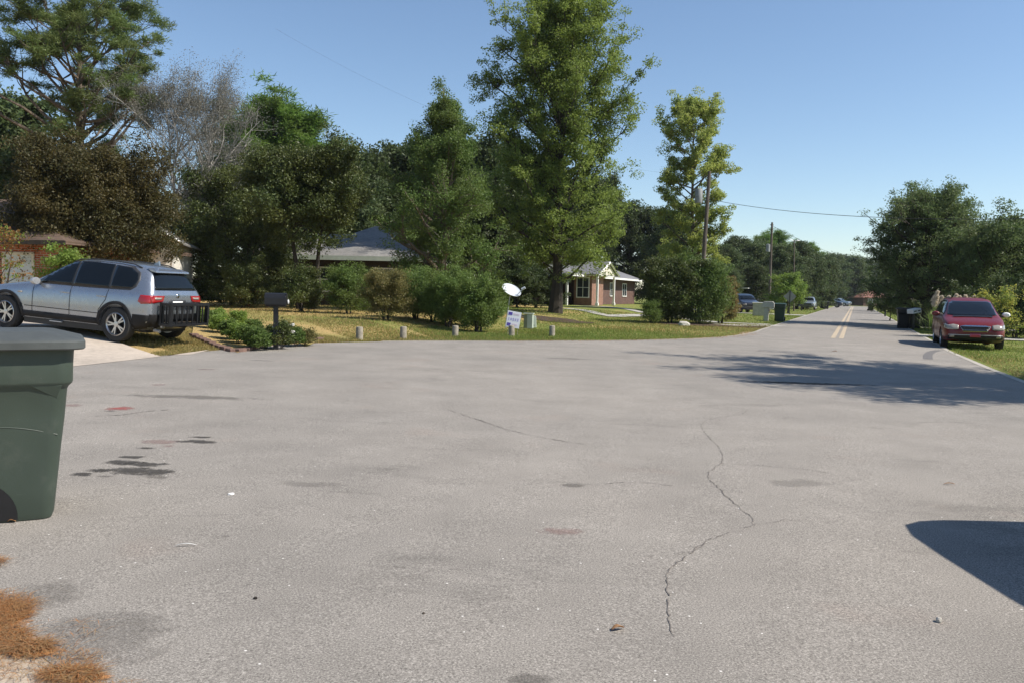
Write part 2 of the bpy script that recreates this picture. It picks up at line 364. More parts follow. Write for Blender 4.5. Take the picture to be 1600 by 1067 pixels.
def drape(name, poly, mt, dz, step=.5, kind='structure', thick=0):
    """flat sheet with the outline poly laid on the terrain"""
    bm = bmesh.new(); vs = [bm.verts.new((p[0], p[1], 0)) for p in poly]; bm.faces.new(vs)
    x0, x1 = min(p[0] for p in poly), max(p[0] for p in poly); y0, y1 = min(p[1] for p in poly), max(p[1] for p in poly)
    for a0, a1, nrm, mk in ((x0, x1, (1, 0, 0), 0), (y0, y1, (0, 1, 0), 1)):
        k = math.ceil(a0 / step) * step
        while k < a1:
            st = step if (abs(k) < 60) else step * 4
            co = [0, 0, 0]; co[mk] = k
            bmesh.ops.bisect_plane(bm, geom=bm.verts[:] + bm.edges[:] + bm.faces[:], plane_co=co, plane_no=nrm, dist=1e-5)
            k += st
    for v in bm.verts: v.co.z = float(gz(v.co.x, v.co.y)) + dz
    bmesh.ops.recalc_face_normals(bm, faces=bm.faces)
    me = bpy.data.meshes.new(name); bm.to_mesh(me); bm.free()
    if sum(p.normal.z for p in me.polygons) < 0: me.flip_normals()
    o = link(name, me, mt, smooth=True)
    if kind: o['kind'] = kind
    return o
def smoothpoly(P, it=2):
    P = [Vector((p[0], p[1])) for p in P]
    for _ in range(it):
        Q = [P[0]]
        for a, b in zip(P[:-1], P[1:]): Q += [a * .75 + b * .25, a * .25 + b * .75]
        Q.append(P[-1]); P = Q
    return P
SW = 3.35
left_edge = [uv2xy(u, SW) for u in (214, 200, 120, 60, 40)] 
kn = [G(1180, 520), G(1130, 528), G(1000, 532), G(800, 533), G(560, 532), G(330, 546), G(120, 571)]
road_left = smoothpoly([(p[0], p[1]) for p in left_edge[-1:]] + [(p.x, p.y) for p in kn] + [(-8.2, 10.5), (-6.6, 7.6), (-4.6, 5.7), (-3.3, 4.65)] + [tuple(G(*q)[:2]) for q in ((-25, 925), (22, 975), (75, 1025), (150, 1068))] + [(-1.1, 2.5), (-.8, 1.2), (-.6, -1)], 2)
rng = random.Random(3)
rl = [Vector(p) for p in left_edge[:-1]] + [p + Vector((rng.uniform(-.05, .05), rng.uniform(-.05, .05))) for p in road_left] + [Vector((-2, -6))]
road_right = [Vector(uv2xy(u, v)) for u, v in ((-8, -4.4), (0, -4.3), (8, -4.1), (16, -3.8), (22, -3.5), (29, -3.3), (34, -SW), (60, -SW), (120, -SW), (200, -SW), (214, -SW))]
drape('road', rl + road_right, M['asphalt'], 0.0)
# curving far end of the street
# pale gutters along both edges
def ribbon(name, pts, w0, w1, mt, dz, kind='structure', step=.5):
    P = [Vector((p[0], p[1])) for p in pts]; a = []; b = []
    for i, p in enumerate(P):
        t = (P[min(i + 1, len(P) - 1)] - P[max(i - 1, 0)]).normalized(); nn = Vector((-t.y, t.x))
        a.append(p + nn * w0); b.append(p + nn * w1)
    V = []; Fc = []
    for p, q in zip(a, b): V += [(p.x, p.y, float(gz(p.x, p.y)) + dz), (q.x, q.y, float(gz(q.x, q.y)) + dz)]
    for i in range(len(P) - 1): Fc.append((2 * i, 2 * i + 1, 2 * i + 3, 2 * i + 2))
    me = bpy.data.meshes.new(name); me.from_pydata(V, [], Fc); me.update()
    if sum(p.normal.z for p in me.polygons) < 0: me.flip_normals()
    o = link(name, me, mt)
    if kind: o['kind'] = kind
    return o
def dense(pts, st=.5):
    out = []
    for a, b in zip(pts[:-1], pts[1:]):
        a = Vector(a[:2]); b = Vector(b[:2]); k = max(1, int((b - a).length / st))
        out += [a.lerp(b, i / k) for i in range(k)]
    return out + [Vector(pts[-1][:2])]
ribbon('gutter', dense([Vector(uv2xy(u, v)) for u, v in ((16, -3.8), (22, -3.5), (29, -3.3), (34, -SW), (60, -SW), (120, -SW), (200, -SW))], 1), -.13, .02, M['kerb'], .006)
ribbon('gutter', dense([Vector(uv2xy(u, SW)) for u in (200, 120, 60, 40)] + [Vector(p[:2]) for p in road_left[4:22]], 1), -.10, .03, M['kerb'], .006)
EDGE = [Vector(p[:2]) for p in road_left[4:26]]
ed = dense(EDGE, .25); rg = random.Random(5); vv = []; ff = []
for i, p in enumerate(ed):
    t_ = (ed[min(i + 1, len(ed) - 1)] - ed[max(i - 1, 0)]).normalized(); nn = Vector((t_.y, -t_.x))
    for w in (-.03, .28 + .22 * math.sin(i * .31) + rg.uniform(-.12, .12)): q = p + nn * w; vv.append((q.x, q.y, float(gz(q.x, q.y)) - .006 - (.018 if w > 0 else 0)))
ff = [(2 * i, 2 * i + 1, 2 * i + 3, 2 * i + 2) for i in range(len(ed) - 1)]
dm = bpy.data.meshes.new('dirt_verge'); dm.from_pydata(vv, [], ff); dm.update()
tag(link('dirt_verge', dm, M['dirt']), kind='structure')
for s in (-.15, .15):
    ribbon('centre_line', dense([Vector(uv2xy(u, s)) for u in (34.6, 200)], 3), -.085, .085, M['yellow'], .005)
drape('cross_street', [uv2xy(206, 40), uv2xy(213, 40), uv2xy(213, -90), uv2xy(206, -90)], M['asphalt'], .02, 2)
# driveway under the crossover, drives and walks of the other houses
dr = [G(330, 546), G(225, 560), G(118, 572), Vector((-8.4, 10.5, 0)), Vector((-13.5, 12.5, 0)), Vector((-17.5, 17.5, 0)), Vector((-16.5, 21.5, 0)), Vector((-12, 20.6, 0)), G(250, 527), G(300, 535)]
dr2 = [Vector((p[0], p[1])) for p in dr]
drape('driveway', dr2, M['conc'], .006)
def strip_uv(name, pts, w, mt, dz=.004):
    return ribbon(name, dense([Vector(uv2xy(*p)) for p in pts], 1), -w / 2, w / 2, mt, dz)
# ================================================================ vegetation
def leafcloud(C, Rad, n, size, rs, up=.35, stretch=1.0, spread=None, lw=.55):
    """C (K,3) clump centres, Rad (K,), n leaves per clump -> verts, faces"""
    K = len(C); C = np.repeat(C, n, 0); Rr = np.repeat(Rad, n)
    d = rs.normal(size=(K * n, 3)); d /= np.linalg.norm(d, axis=1)[:, None]
    d *= (rs.uniform(0, 1, K * n) ** .42)[:, None]
    d[:, 2] *= .72
    P = C + d * Rr[:, None]
    nr = rs.normal(size=(K * n, 3)) + np.array([0, 0, up * 2]) + d * .8; nr /= np.linalg.norm(nr, axis=1)[:, None]
    t = rs.normal(size=(K * n, 3)) + np.array([0, 0, -.5]); t -= nr * (t * nr).sum(1)[:, None]; t /= np.linalg.norm(t, axis=1)[:, None] + 1e-9
    s = np.cross(nr, t); sz = size * rs.uniform(.6, 1.35, K * n)[:, None]
    a = P - t * sz * .5 * stretch; b = P + s * sz * lw * .5 + nr * sz * .08; c = P + t * sz * .5 * stretch; e = P - s * sz * lw * .5 + nr * sz * .08
    V = np.stack([a, b, c, e], 1).reshape(-1, 3); Fc = np.arange(len(V)).reshape(-1, 4)
    return V, Fc
def needlecloud(C, Rad, n, rs, w=.03, up=.5):
    K = len(C); N = K * n; Cc = np.repeat(C, n, 0); Rr = np.repeat(Rad, n)
    d = rs.normal(size=(N, 3)); d /= np.linalg.norm(d, axis=1)[:, None]; d[:, 2] = d[:, 2] * .8 + .12
    off = rs.normal(size=(N, 3)) * .36 * Rr[:, None]; off[:, 2] *= .6
    a = Cc + off; c = a + d * (Rr * rs.uniform(.35, .7, N))[:, None]
    s = np.cross(d, rs.normal(size=(N, 3))); s /= np.linalg.norm(s, axis=1)[:, None] + 1e-9
    b = (a + c) / 2 + s * w; e = (a + c) / 2 - s * w
    V = np.stack([a, b, c, e], 1).reshape(-1, 3); return V, np.arange(len(V)).reshape(-1, 4)
def curve_pts(p0, d, ln, rs, k=5, bend=(0, 0, .25), wob=.12):
    P = [Vector(p0)]; d = Vector(d).normalized(); bend = Vector(bend)
    for i in range(k):
        d = (d + bend * (1.0 / k) + Vector(rs.normal(size=3)) * wob).normalized()
        P.append(P[-1] + d * (ln / k))
    return P
def tree(name, label, cat, base, h, prof, leaf, bk, seed, r0=.25, nl=34, cr=.6, n=70, size=.12, t0=.15, up=.35, incl=(.9, .35), nsub=5,
         needles=False, group=None, stems=1, lean=(0, 0), fill=0, gaps=0., bend=.25, extra=None, wob=.12, endonly=False, trunktop=.93, squash=(1, 1), rmul=1.0, limb0=0.0, lw=.55, extra_leaf=None):
    """prof: list of (height fraction, radius in metres) of the crown outline"""
    rs = np.random.RandomState(seed); ph = [p[0] for p in prof]; pr = [p[1] for p in prof]
    an = rs.uniform(0, 6.28, 4)
    def RR(t, a):
        return np.interp(t, ph, pr) * (1 + .13 * math.sin(2 * a + an[0]) + .11 * math.sin(3 * a + an[1] + 5 * t) + .07 * math.sin(5 * a + an[2] + 9 * t))
    root = thing(name, label, cat, base, 0, group)
    tb = MB(); C = []; Rd = []
    trunks = []
    for s in range(stems):
        a = 6.28 * s / stems + rs.uniform(0, 1); o = Vector((math.cos(a), math.sin(a), 0)) * (0 if stems == 1 else r0 * 1.2)
        P = [o + Vector((0, 0, -.15))]; k = 9
        tl = Vector((lean[0], lean[1], 0)) + (Vector((math.cos(a), math.sin(a), 0)) * (.28 if stems > 1 else 0))
        for i in range(1, k + 1):
            f = i / k; P.append(o + Vector((rs.normal() * .012 * h * (.4 if h > 4 else 1), rs.normal() * .012 * h * (.4 if h > 4 else 1), h * trunktop * f)) + tl * h * f * (.35 if stems > 1 else 1) * 1)
        rad = [r0 * 1.45] + [r0 * (1 - .88 * (i / k) ** .9) for i in range(1, k + 1)]
        if stems > 1: rad = [x * .6 for x in rad]
        tb.tube(P, rad, 9); trunks.append((P, rad))
    def on_trunk(tr, f):
        P, rad = tr; x = f * (len(P) - 1); i = min(int(x), len(P) - 2); q = x - i
        return P[i].lerp(P[i + 1], q), rad[i] * (1 - q) + rad[i + 1] * q
    for i in range(nl):
        tr = trunks[i % stems]
        f = t0 + (1 - t0) * ((i + rs.uniform(0, 1)) / nl) ** .9
        ft = min(.97, max(.04, f * .9 - .02 - limb0 * rs.uniform(0, 1)))
        p0, rt = on_trunk(tr, min(.98, ft / trunktop))
        a = i * 2.39996 + rs.uniform(-.4, .4)
        ln = max(.15, RR(f, a) * rs.uniform(.78, 1.08))
        if gaps and rs.uniform() < gaps: ln *= rs.uniform(.35, .6)
        inc = incl[0] + (incl[1] - incl[0]) * (1 - f) + rs.normal() * .12
        dirv = Vector((math.cos(a) * squash[0], math.sin(a) * squash[1], inc * .75))
        hl = ln * math.sqrt(1 + (inc * .55) ** 2)
        P = curve_pts(p0, dirv, hl, rs, 5, (0, 0, bend), wob)
        br = max(.012, min(rt * .62, .028 * hl + .012)) * rmul
        tb.tube(P, [br * (1 - .8 * j / 5) for j in range(6)], 5)
        for j in range(nsub):
            q = rs.uniform(.35 if not endonly else .55, 1.0) * 5; ii = min(int(q), 4); sp = P[ii].lerp(P[ii + 1], q - ii)
            base_d = (P[ii + 1] - P[ii]).normalized()
            sdv = (base_d + Vector(rs.normal(size=3)) * .75 + Vector((0, 0, .15))).normalized()
            sl = ln * rs.uniform(.14, .36) + cr * .3
            S = curve_pts(sp, sdv, sl, rs, 2, (0, 0, bend * .6), .1)
            tb.tube(S, [br * .38, br * .25, br * .12], 3, cap=False)
            C.append(S[-1]); Rd.append(cr * rs.uniform(.65, 1.25))
            if not endonly: C.append(S[1]); Rd.append(cr * rs.uniform(.5, .9))
        C.append(P[-1]); Rd.append(cr * rs.uniform(.6, 1.0))
    for _ in range(fill):
        f = rs.uniform(t0 * .8, 1.0); a = rs.uniform(0, 6.28); r_ = RR(f, a) * rs.uniform(.2, 1) ** .5 * .95
        C.append(Vector((math.cos(a) * r_ * squash[0] + lean[0] * h * f, math.sin(a) * r_ * squash[1] + lean[1] * h * f, f * h))); Rd.append(cr * rs.uniform(.6, 1.2))
    if extra:
        for (ex, ey, ez, er, ec) in extra:     # extra boughs: world-offset centre, radius, clump count
            p0 = Vector((0, 0, max(.5, ez - abs(ex) * .7 - .6)))
            P = [p0.lerp(Vector((ex, ey, ez)), q) + Vector((0, 0, math.sin(q * 3.1) * .2)) for q in (0, .25, .5, .75, 1)]
            tb.tube(P, [.10, .085, .065, .045, .025], 5)
            for _ in range(ec):
                d = Vector(rs.normal(size=3)).normalized() * er * rs.uniform(.2, 1)
                tb.tube([Vector((ex, ey, ez)) - Vector((ex, ey, 0)) * .2, Vector((ex, ey, ez)) + d], [.03, .01], 3, cap=False)
                C.append(Vector((ex, ey, ez)) + d); Rd.append(cr * rs.uniform(.6, 1.1))
    tb.build('trunk', bk, root, smooth=True, recalc=False)
    if n > 0:
        C = np.array([tuple(c) for c in C]); Rd = np.array(Rd)
        C[:, 2] = np.maximum(C[:, 2], .12 + Rd * .45)
        V, Fc = needlecloud(C, Rd, n, rs, size) if needles else leafcloud(C, Rd, n, size, rs, up, lw=lw)
        V[:, 2] = np.maximum(V[:, 2], .02)
        link('crown', npmesh('crown', V, Fc), leaf, root)
        if extra_leaf:
            mt2, frac = extra_leaf; k = int(len(C) * frac); idx = rs.choice(len(C), k, replace=False)
            V, Fc = leafcloud(C[idx], Rd[idx], max(8, n // 2), size * 1.05, rs, up); V[:, 2] = np.maximum(V[:, 2], .02)
            link('crown_patch', npmesh('crown_patch', V, Fc), mt2, root)
    return root
def pxm(Y): return F / Y
# ---- the tree row on the left
p = onp(128, 42)
tree('pine_tree', 'tall spreading pine with open limbs behind the purple-brown tree at far left', 'pine tree', p, 15.9, [(0, 3), (.48, 4.6), (.62, 4.5), (.8, 3.9), (.93, 3.2), (1, 1.8)], LM['pine'], M['bark'], 11, r0=.38,
     nl=62, cr=.50, n=260, size=.016, t0=.47, incl=(.9, .25), nsub=6, needles=True, gaps=.25, endonly=True, bend=.4, rmul=1.0, wob=.16)
p = onp(141, 30)
tree('purple_leaf_tree', 'dense rounded purple-brown leaved tree overhanging the silver crossover', 'tree', p, 5.3, [(0, 1.6), (.25, 2.0), (.45, 2.75), (.65, 2.6), (.85, 1.95), (1, .7)], LM['plum'], M['barkd'], 12, r0=.16, stems=3,
     nl=64, cr=.44, n=135, size=.085, t0=.34, incl=(1.1, .3), nsub=7, fill=480, bend=.5)
p = onp(300, 41)
tree('dead_tree', 'grey half-dead tree with bare pale branches and moss between the two dark trees', 'bare tree', p, 10.6, [(0, 1.5), (.3, 3.0), (.55, 4.0), (.75, 3.7), (.9, 2.3), (1, 1.1)], LM['lichen'], M['barkg'], 13, r0=.2, stems=2,
     nl=70, cr=.5, n=52, size=.06, t0=.25, incl=(1.5, .8), nsub=13, bend=.5, wob=.17, rmul=1.15)
p = onp(478, 37)
tree('magnolia_tree', 'broad glossy dark green tree in front of the grey roofed house', 'tree', p, 6.9, [(0, 1.0), (.4, 1.6), (.52, 2.5), (.66, 2.6), (.82, 2.0), (1, .6)], LM['magnolia'], M['barkd'], 14, r0=.22, stems=2,
     nl=60, cr=.46, n=125, size=.10, t0=.48, incl=(1.1, .2), nsub=7, fill=200, bend=.3)
p = onp(372, 41)
tree('broadleaf_tree', 'low dark shade tree filling the gap right of the white sided garage', 'tree', p, 6.6, [(0, 2.4), (.2, 3.2), (.5, 3.2), (.75, 2.4), (1, .6)], LM['magnolia'], M['barkd'], 141, r0=.2, stems=2,
     nl=50, cr=.55, n=90, size=.11, t0=.05, incl=(1.0, .1), nsub=6, fill=420, bend=.2)
p = onp(690, 39)
tree('sweetgum_tree', 'mid green tree with a narrow pointed top left of the tallest tree', 'tree', p, 10.7, [(0, 2.0), (.15, 3.1), (.4, 3.0), (.6, 2.3), (.72, 1.75), (.84, 1.15), (.93, .7), (1, .3)], LM['conifer'], M['bark'], 15, r0=.2,
     nl=80, cr=.42, n=84, size=.095, t0=.1, incl=(1.0, .35), nsub=7, fill=140, bend=.5, gaps=.1, trunktop=.97)
p = onp(868, 46)
tree('tall_shade_tree', 'tallest broad green tree in the middle lawn with its crown reaching the top edge', 'tree', p, 17.7, [(0, 2.9), (.12, 3.9), (.25, 4.2), (.45, 4.0), (.65, 3.9), (.8, 3.6), (.9, 2.8), (.96, 1.8), (1, .9)], LM['oak'], M['barkd'], 16, r0=.31,
     rmul=.65, nl=125, cr=.5, n=92, size=.12, t0=.125, incl=(1.75, .35), nsub=9, fill=190, bend=.6, gaps=.2, trunktop=.96, lean=(.012, 0), extra=[(-3.9, .3, 12.6, 1.25, 26), (-3.3, -.5, 14.2, .7, 10), (-2.6, 0, 10.8, 1.0, 16)])
p = onp(1078, 62)
tree('tulip_tree', 'tall narrow light green tree with yellowing lower leaves behind the leaning pole', 'tree', p, 17.2, [(0, 1.2), (.12, 2.3), (.28, 2.8), (.42, 2.6), (.5, 2.0), (.56, 2.7), (.64, 2.6), (.7, 2.0), (.78, 2.7), (.86, 2.6), (.94, 2.0), (1, 1.0)], LM['tulip'], M['bark'], 17, r0=.22,
     nl=70, cr=.46, n=80, size=.15, t0=.1, incl=(.9, .3), nsub=7, bend=.45, gaps=.25, fill=30, trunktop=.88)
# ---- shrubs in front of the middle of the row
def shrub(label, px, Y, h, r, leaf, seed, n=95, size=.058, name='shrub', fill=60, cr=.3, stems=3, group=None, nl=26, prof=None, cat='shrub', bk=None, **k):
    p = onp(px, Y)
    return tree(name, label, cat, p, h, prof or [(0, r * .55), (.2, r * .9), (.5, r), (.8, r * .8), (1, r * .3)], leaf, bk or M['barkd'], seed, r0=.05 + h * .008, stems=stems, nl=nl, cr=cr, n=n, size=size,
                t0=.12, incl=(1.3, .5), nsub=4, fill=fill, bend=.3, group=group, trunktop=.75, **k)
shrub('olive-brown rounded shrub, leftmost of those facing the lawn', 603, 29.5, 1.5, .82, LM['brownish'], 31, size=.06)
shrub('green shrub behind and right of the olive-brown one', 650, 31.5, 1.5, 1.05, LM['shrub'], 32)
shrub('leafy green shrub with dark shaded trunk foot near the middle of the shrub row', 702, 29.5, 1.58, 1.05, LM['shrub'], 33, prof=[(0, .3), (.25, .6), (.5, 1.1), (.8, .9), (1, .4)])
shrub('round green shrub standing alone left of the satellite dish pole', 748, 28.3, 1.52, .76, LM['shrub'], 34, size=.065, prof=[(0, .3), (.2, .55), (.5, .76), (.8, .62), (1, .3)])
shrub('low green shrub filling in behind the olive-brown one and the middle one', 676, 31, 1.4, .9, LM['conifer'], 351)
shrub('green shrub joining the middle shrub to the lone round one', 727, 30.5, 1.35, .85, LM['conifer'], 352)
shrub('green shrub in shadow between the dish and the middle shrubs', 768, 34, 1.6, .7, LM['shrub'], 35)
shrub('dim shrub under the eave of the grey roofed house', 470, 34, 1.45, .95, LM['magnolia'], 36, extra_leaf=(LM['shrub'], .15))
shrub('sunlit topped shrub under the grey roof left of the olive-brown shrub', 545, 33.5, 1.55, 1.0, LM['shrub'], 37)
shrub('low dark shrub just right of the tall tree shade by the carport', 838, 55, 1.9, 1.9, LM['dark'], 38, size=.1)
shrub('very dark shrub beside the carport post', 808, 54, 2.0, 1.4, LM['dark'], 39, size=.1)
shrub('dark shrub left of the black mailbox under the shade tree', 380, 36, 1.1, 1.3, LM['magnolia'], 40)
# ---- big bush cluster right of the porch
shrub('large rounded dark bush left of the leaning pole, biggest of the cluster', 1048, 43, 3.1, 1.35, LM['magnolia'], 41, size=.09, n=120, fill=240, cr=.42, stems=2, prof=[(0, .4), (.2, .8), (.45, 1.4), (.8, 1.2), (1, .5)], extra_leaf=(LM['shrub'], .12))
shrub('large green bush with sunlit right side under the leaning pole', 1092, 43.5, 3.0, 1.5, LM['conifer'], 42, size=.085, n=120, fill=240, cr=.42)
shrub('reddish-brown bush at the right end of the bush cluster', 1127, 45, 2.4, .85, LM['brownish'], 43, size=.09, extra_leaf=(LM['rust'], .4))
shrub('small clipped shrub at the foot of the large dark bush', 1019, 42, .95, .5, LM['shrub'], 44, size=.06, n=40, fill=20)
# ---- far side of the frame: off-frame tree that throws the dappled shade, and the big oak
tree('roadside_oak', 'tree beyond the right edge of the view whose dappled shade crosses the asphalt', 'tree', (16.7, 14.4, float(gz(16.7, 14.4))), 10.5, [(0, 2), (.35, 4.4), (.55, 5.3), (.75, 4.7), (.9, 3.2), (1, 1.2)], LM['roak'], M['bark'], 51, r0=.3,
     nl=60, cr=.62, n=95, size=.15, t0=.38, incl=(.8, .25), nsub=7, bend=.3, fill=12, gaps=.2, squash=(1.0, .72))
p = onp(1447, 50)
tree('spreading_oak', 'wide dark green oak with feathery edges behind the red minivan', 'tree', p, 7.9, [(0, 1.5), (.2, 3.6), (.4, 4.2), (.6, 3.8), (.8, 2.7), (.93, 1.7), (1, .8)], LM['roak'], M['barkd'], 52, r0=.3,
     nl=110, cr=.42, n=66, size=.11, t0=.15, incl=(1.0, .15), nsub=8, fill=170, bend=.2, wob=.15)
p = onp(1560, 44)
tree('broadleaf_tree', 'dark green tree at the right edge behind the minivan roof', 'tree', p, 5.6, [(0, 2.5), (.3, 3.6), (.6, 3.2), (.85, 2.1), (1, .8)], LM['roak'], M['barkd'], 53, r0=.25,
     nl=66, cr=.5, n=70, size=.11, t0=.12, incl=(1.0, .2), nsub=7, fill=190, bend=.2)
p = onp(1625, 52)
tree('broadleaf_tree', 'low dark tree cut by the right edge of the view', 'tree', p, 5.4, [(0, 2.5), (.3, 3.4), (.6, 3.0), (.85, 2.1), (1, .8)], LM['dark'], M['barkd'], 54, r0=.25,
     nl=50, cr=.6, n=60, size=.14, t0=.12, incl=(1.0, .2), nsub=6, fill=120, bend=.2)
shrub('yellow-green arching shrub right of the red minivan', 1560, 34.5, 1.9, .95, LM['yellow'], 55, size=.08, n=13, fill=3, nl=30, cr=.26, extra_leaf=(LM['shrub'], .5))
shrub('dense dark hedge bush behind the red minivan', 1590, 37.5, 1.7, 1.6, LM['dark'], 56, size=.09, fill=120)
shrub('dark bush behind the minivan windscreen', 1520, 40.5, 1.6, 1.5, LM['dark'], 57, size=.09, fill=120)
p = onp(1392, 63)
tree('flat_shrub', 'flat-topped dark clipped shrub left of the dark carts', 'shrub', p, 1.3, [(0, .3), (.5, .5), (.62, 1.4), (.8, 1.3), (1, .8)], LM['dark'], M['barkd'], 58, r0=.06, nl=26, cr=.25, n=50, size=.08, t0=.6, incl=(.6, .1), nsub=4, fill=60, bend=0, trunktop=.7)
# pampas grass with plumes
def pampas():
    p = onp(1490, 36); rs = np.random.RandomState(5); root = thing('pampas_grass', 'pampas grass with cream plumes behind the minivan roof', 'ornamental grass', p)
    N = 1500; a = rs.uniform(0, 6.28, N); el = rs.uniform(.5, 1.4, N); l = rs.uniform(.8, 1.7, N)
    d = np.stack([np.cos(a) * np.cos(el), np.sin(a) * np.cos(el), np.sin(el)], 1); o = rs.normal(size=(N, 3)) * [.35, .2, 0]
    t = o + d * l[:, None]; m_ = o + d * (l * .55)[:, None] + [0, 0, .12]; s = np.stack([-np.sin(a), np.cos(a), 0 * a], 1) * .012
    link('foliage', npmesh('foliage', np.stack([o, m_ - s, t, m_ + s], 1).reshape(-1, 3), np.arange(4 * N).reshape(-1, 4)), LM['shrub'], root)
    for i in range(11):
        x = -.95 + .2 * i + rs.normal() * .05; x *= .75; top = Vector((x, rs.normal() * .15, 1.55 + rs.normal() * .09))
        b = MB().bar((x * .4, 0, 0), top, .012, 4, .006); st = b.build('stem', M['cream'], root)
        C = np.array([tuple(top + Vector((.03 * k * (1 if i > 5 else -1), 0, -.07 * k + .2))) for k in range(6)])
        V, Fc = leafcloud(C, np.linspace(.045, .12, 6), 130, .06, rs, 0, 2.2); link('plume', npmesh('plume', V, Fc), LM['plume'], st)
pampas()
# ---- background woodland: prototypes copied one by one
def woodproto(seed, leaf, h, r, nm='woodland_tree', sz=.26, n=46, shape=0):
    profs = [[(0, r * .6), (.2, r * .9), (.5, r), (.75, r * .8), (.92, r * .5), (1, r * .25)],
             [(0, r * .3), (.35, r * .6), (.6, r), (.8, r * .95), (.93, r * .6), (1, r * .3)]]
    return tree(nm, 'x', 'tree', (0, 0, 0), h, profs[shape], leaf, M['barkd'], seed, r0=.28, nl=54, cr=.85, n=n, size=sz, t0=.08 if shape == 0 else .3, incl=(1.1, .3), nsub=5, fill=120, bend=.4, gaps=.12)
protos = [woodproto(61, LM['dark'], 12, 4.0), woodproto(62, LM['dark'], 12, 3.2, shape=1), woodproto(63, LM['far'], 12, 3.8), woodproto(64, LM['far'], 12, 3.0, shape=1)]
pineproto = tree('woodland_pine', 'x', 'pine tree', (0, 0, 0), 15, [(0, 1.5), (.45, 2.6), (.65, 3.0), (.8, 3.0), (.92, 2.3), (1, 1.0)], LM['pineb'], M['bark'], 65, r0=.25, nl=52, cr=.8, n=110, size=.03, t0=.32, incl=(1.0, .2), nsub=6, needles=True, bend=.35, gaps=.1)
used = set()
GW = 'dark trees in the unbroken wood behind the houses'
rw = random.Random(8)
def wood(i, px, topy, Y, label=None, sx=1.0, group=GW):
    """a background tree standing at distance Y whose top reaches the height seen at topy"""
    src = pineproto if i == 'p' else protos[i]
    hh = 15 if i == 'p' else 12
    b = onp(px, Y); top = at(px, topy, Y).z; s = (top - b.z) / hh
    lab = label or 'dark green tree merging into the unbroken wood behind the houses'
    rz = rw.uniform(0, 6.28)
    if i in used: o = dup(src, b, rz, lab)
    else: used.add(i); o = src; o.location = b; o.rotation_euler = (0, 0, rz); o['label'] = lab
    o.scale = (s * sx, s * sx, s)
    if not label: o['group'] = group
    elif 'group' in o: del o['group']
    return o
wood('p', 432, 146, 62, 'bright green round-topped pine behind the grey bare tree', 1.25)
wood('p', 500, 212, 66, 'lower pine stepping down right of the round-topped pine', 1.3)
wood('p', 385, 178, 64, 'pine crown showing dark through the grey bare branches', 1.2)
wood(2, 12, 150, 50, 'bushy green tree at the far left edge under the spreading pine', 1.1)
wood(0, 60, 235, 46, 'dark tree behind the purple-brown tree below the spreading pine', 1.1)
WL = ['dark tree seen low through the bare branches right of the purple-brown tree', 'dim tree behind the trunk of the grey bare tree', 'dark tree rising over the left end of the grey roof', 'tall dark tree directly above the peak of the grey roof',
      'dark tree at the left shoulder of the pointed sweetgum', 'dark tree directly behind the sweetgum', 'dark tree at the right shoulder of the pointed sweetgum', 'tall dark tree in the gap between sweetgum and tallest tree', 'dark tree behind the left edge of the tallest crown',
      'lower lighter tree just behind the grey roof', 'dark tree behind the right corner of the grey roof', 'low dark tree behind the right half of the sweetgum', 'low dark tree behind the left foot of the tallest crown', 'dark tree hidden behind the trunk of the tallest tree',
      'dark tree over the porch roof of the brick house', 'dark tree over the right end of the brick house roof', 'dark tree hidden behind the purple-brown tree', 'dark tree behind the low shade tree and the magnolia', 'dark tree behind the right side of the magnolia crown']
for k, (px, ty, Y, i) in enumerate([(230, 300, 55, 0), (330, 270, 58, 2), (545, 245, 60, 0), (580, 240, 70, 1), (625, 232, 66, 0), (655, 225, 72, 3), (720, 232, 68, 0), (760, 222, 64, 1), (800, 235, 70, 0),
                                    (560, 300, 54, 2), (600, 290, 56, 0), (745, 285, 56, 0), (790, 270, 58, 0), (850, 260, 78, 0), (930, 280, 98, 1), (980, 318, 100, 0), (130, 260, 60, 0), (440, 260, 58, 0), (500, 280, 57, 0)]):
    wood(i, px, ty, Y, WL[k], sx=rw.uniform(.9, 1.15))
wood(0, 1024, 328, 100, 'dark tree in the gap between the tallest tree and the light green one', 1.1)
wood(2, 1055, 330, 92, 'rounded dark tree directly behind the light green tree', 1.1)
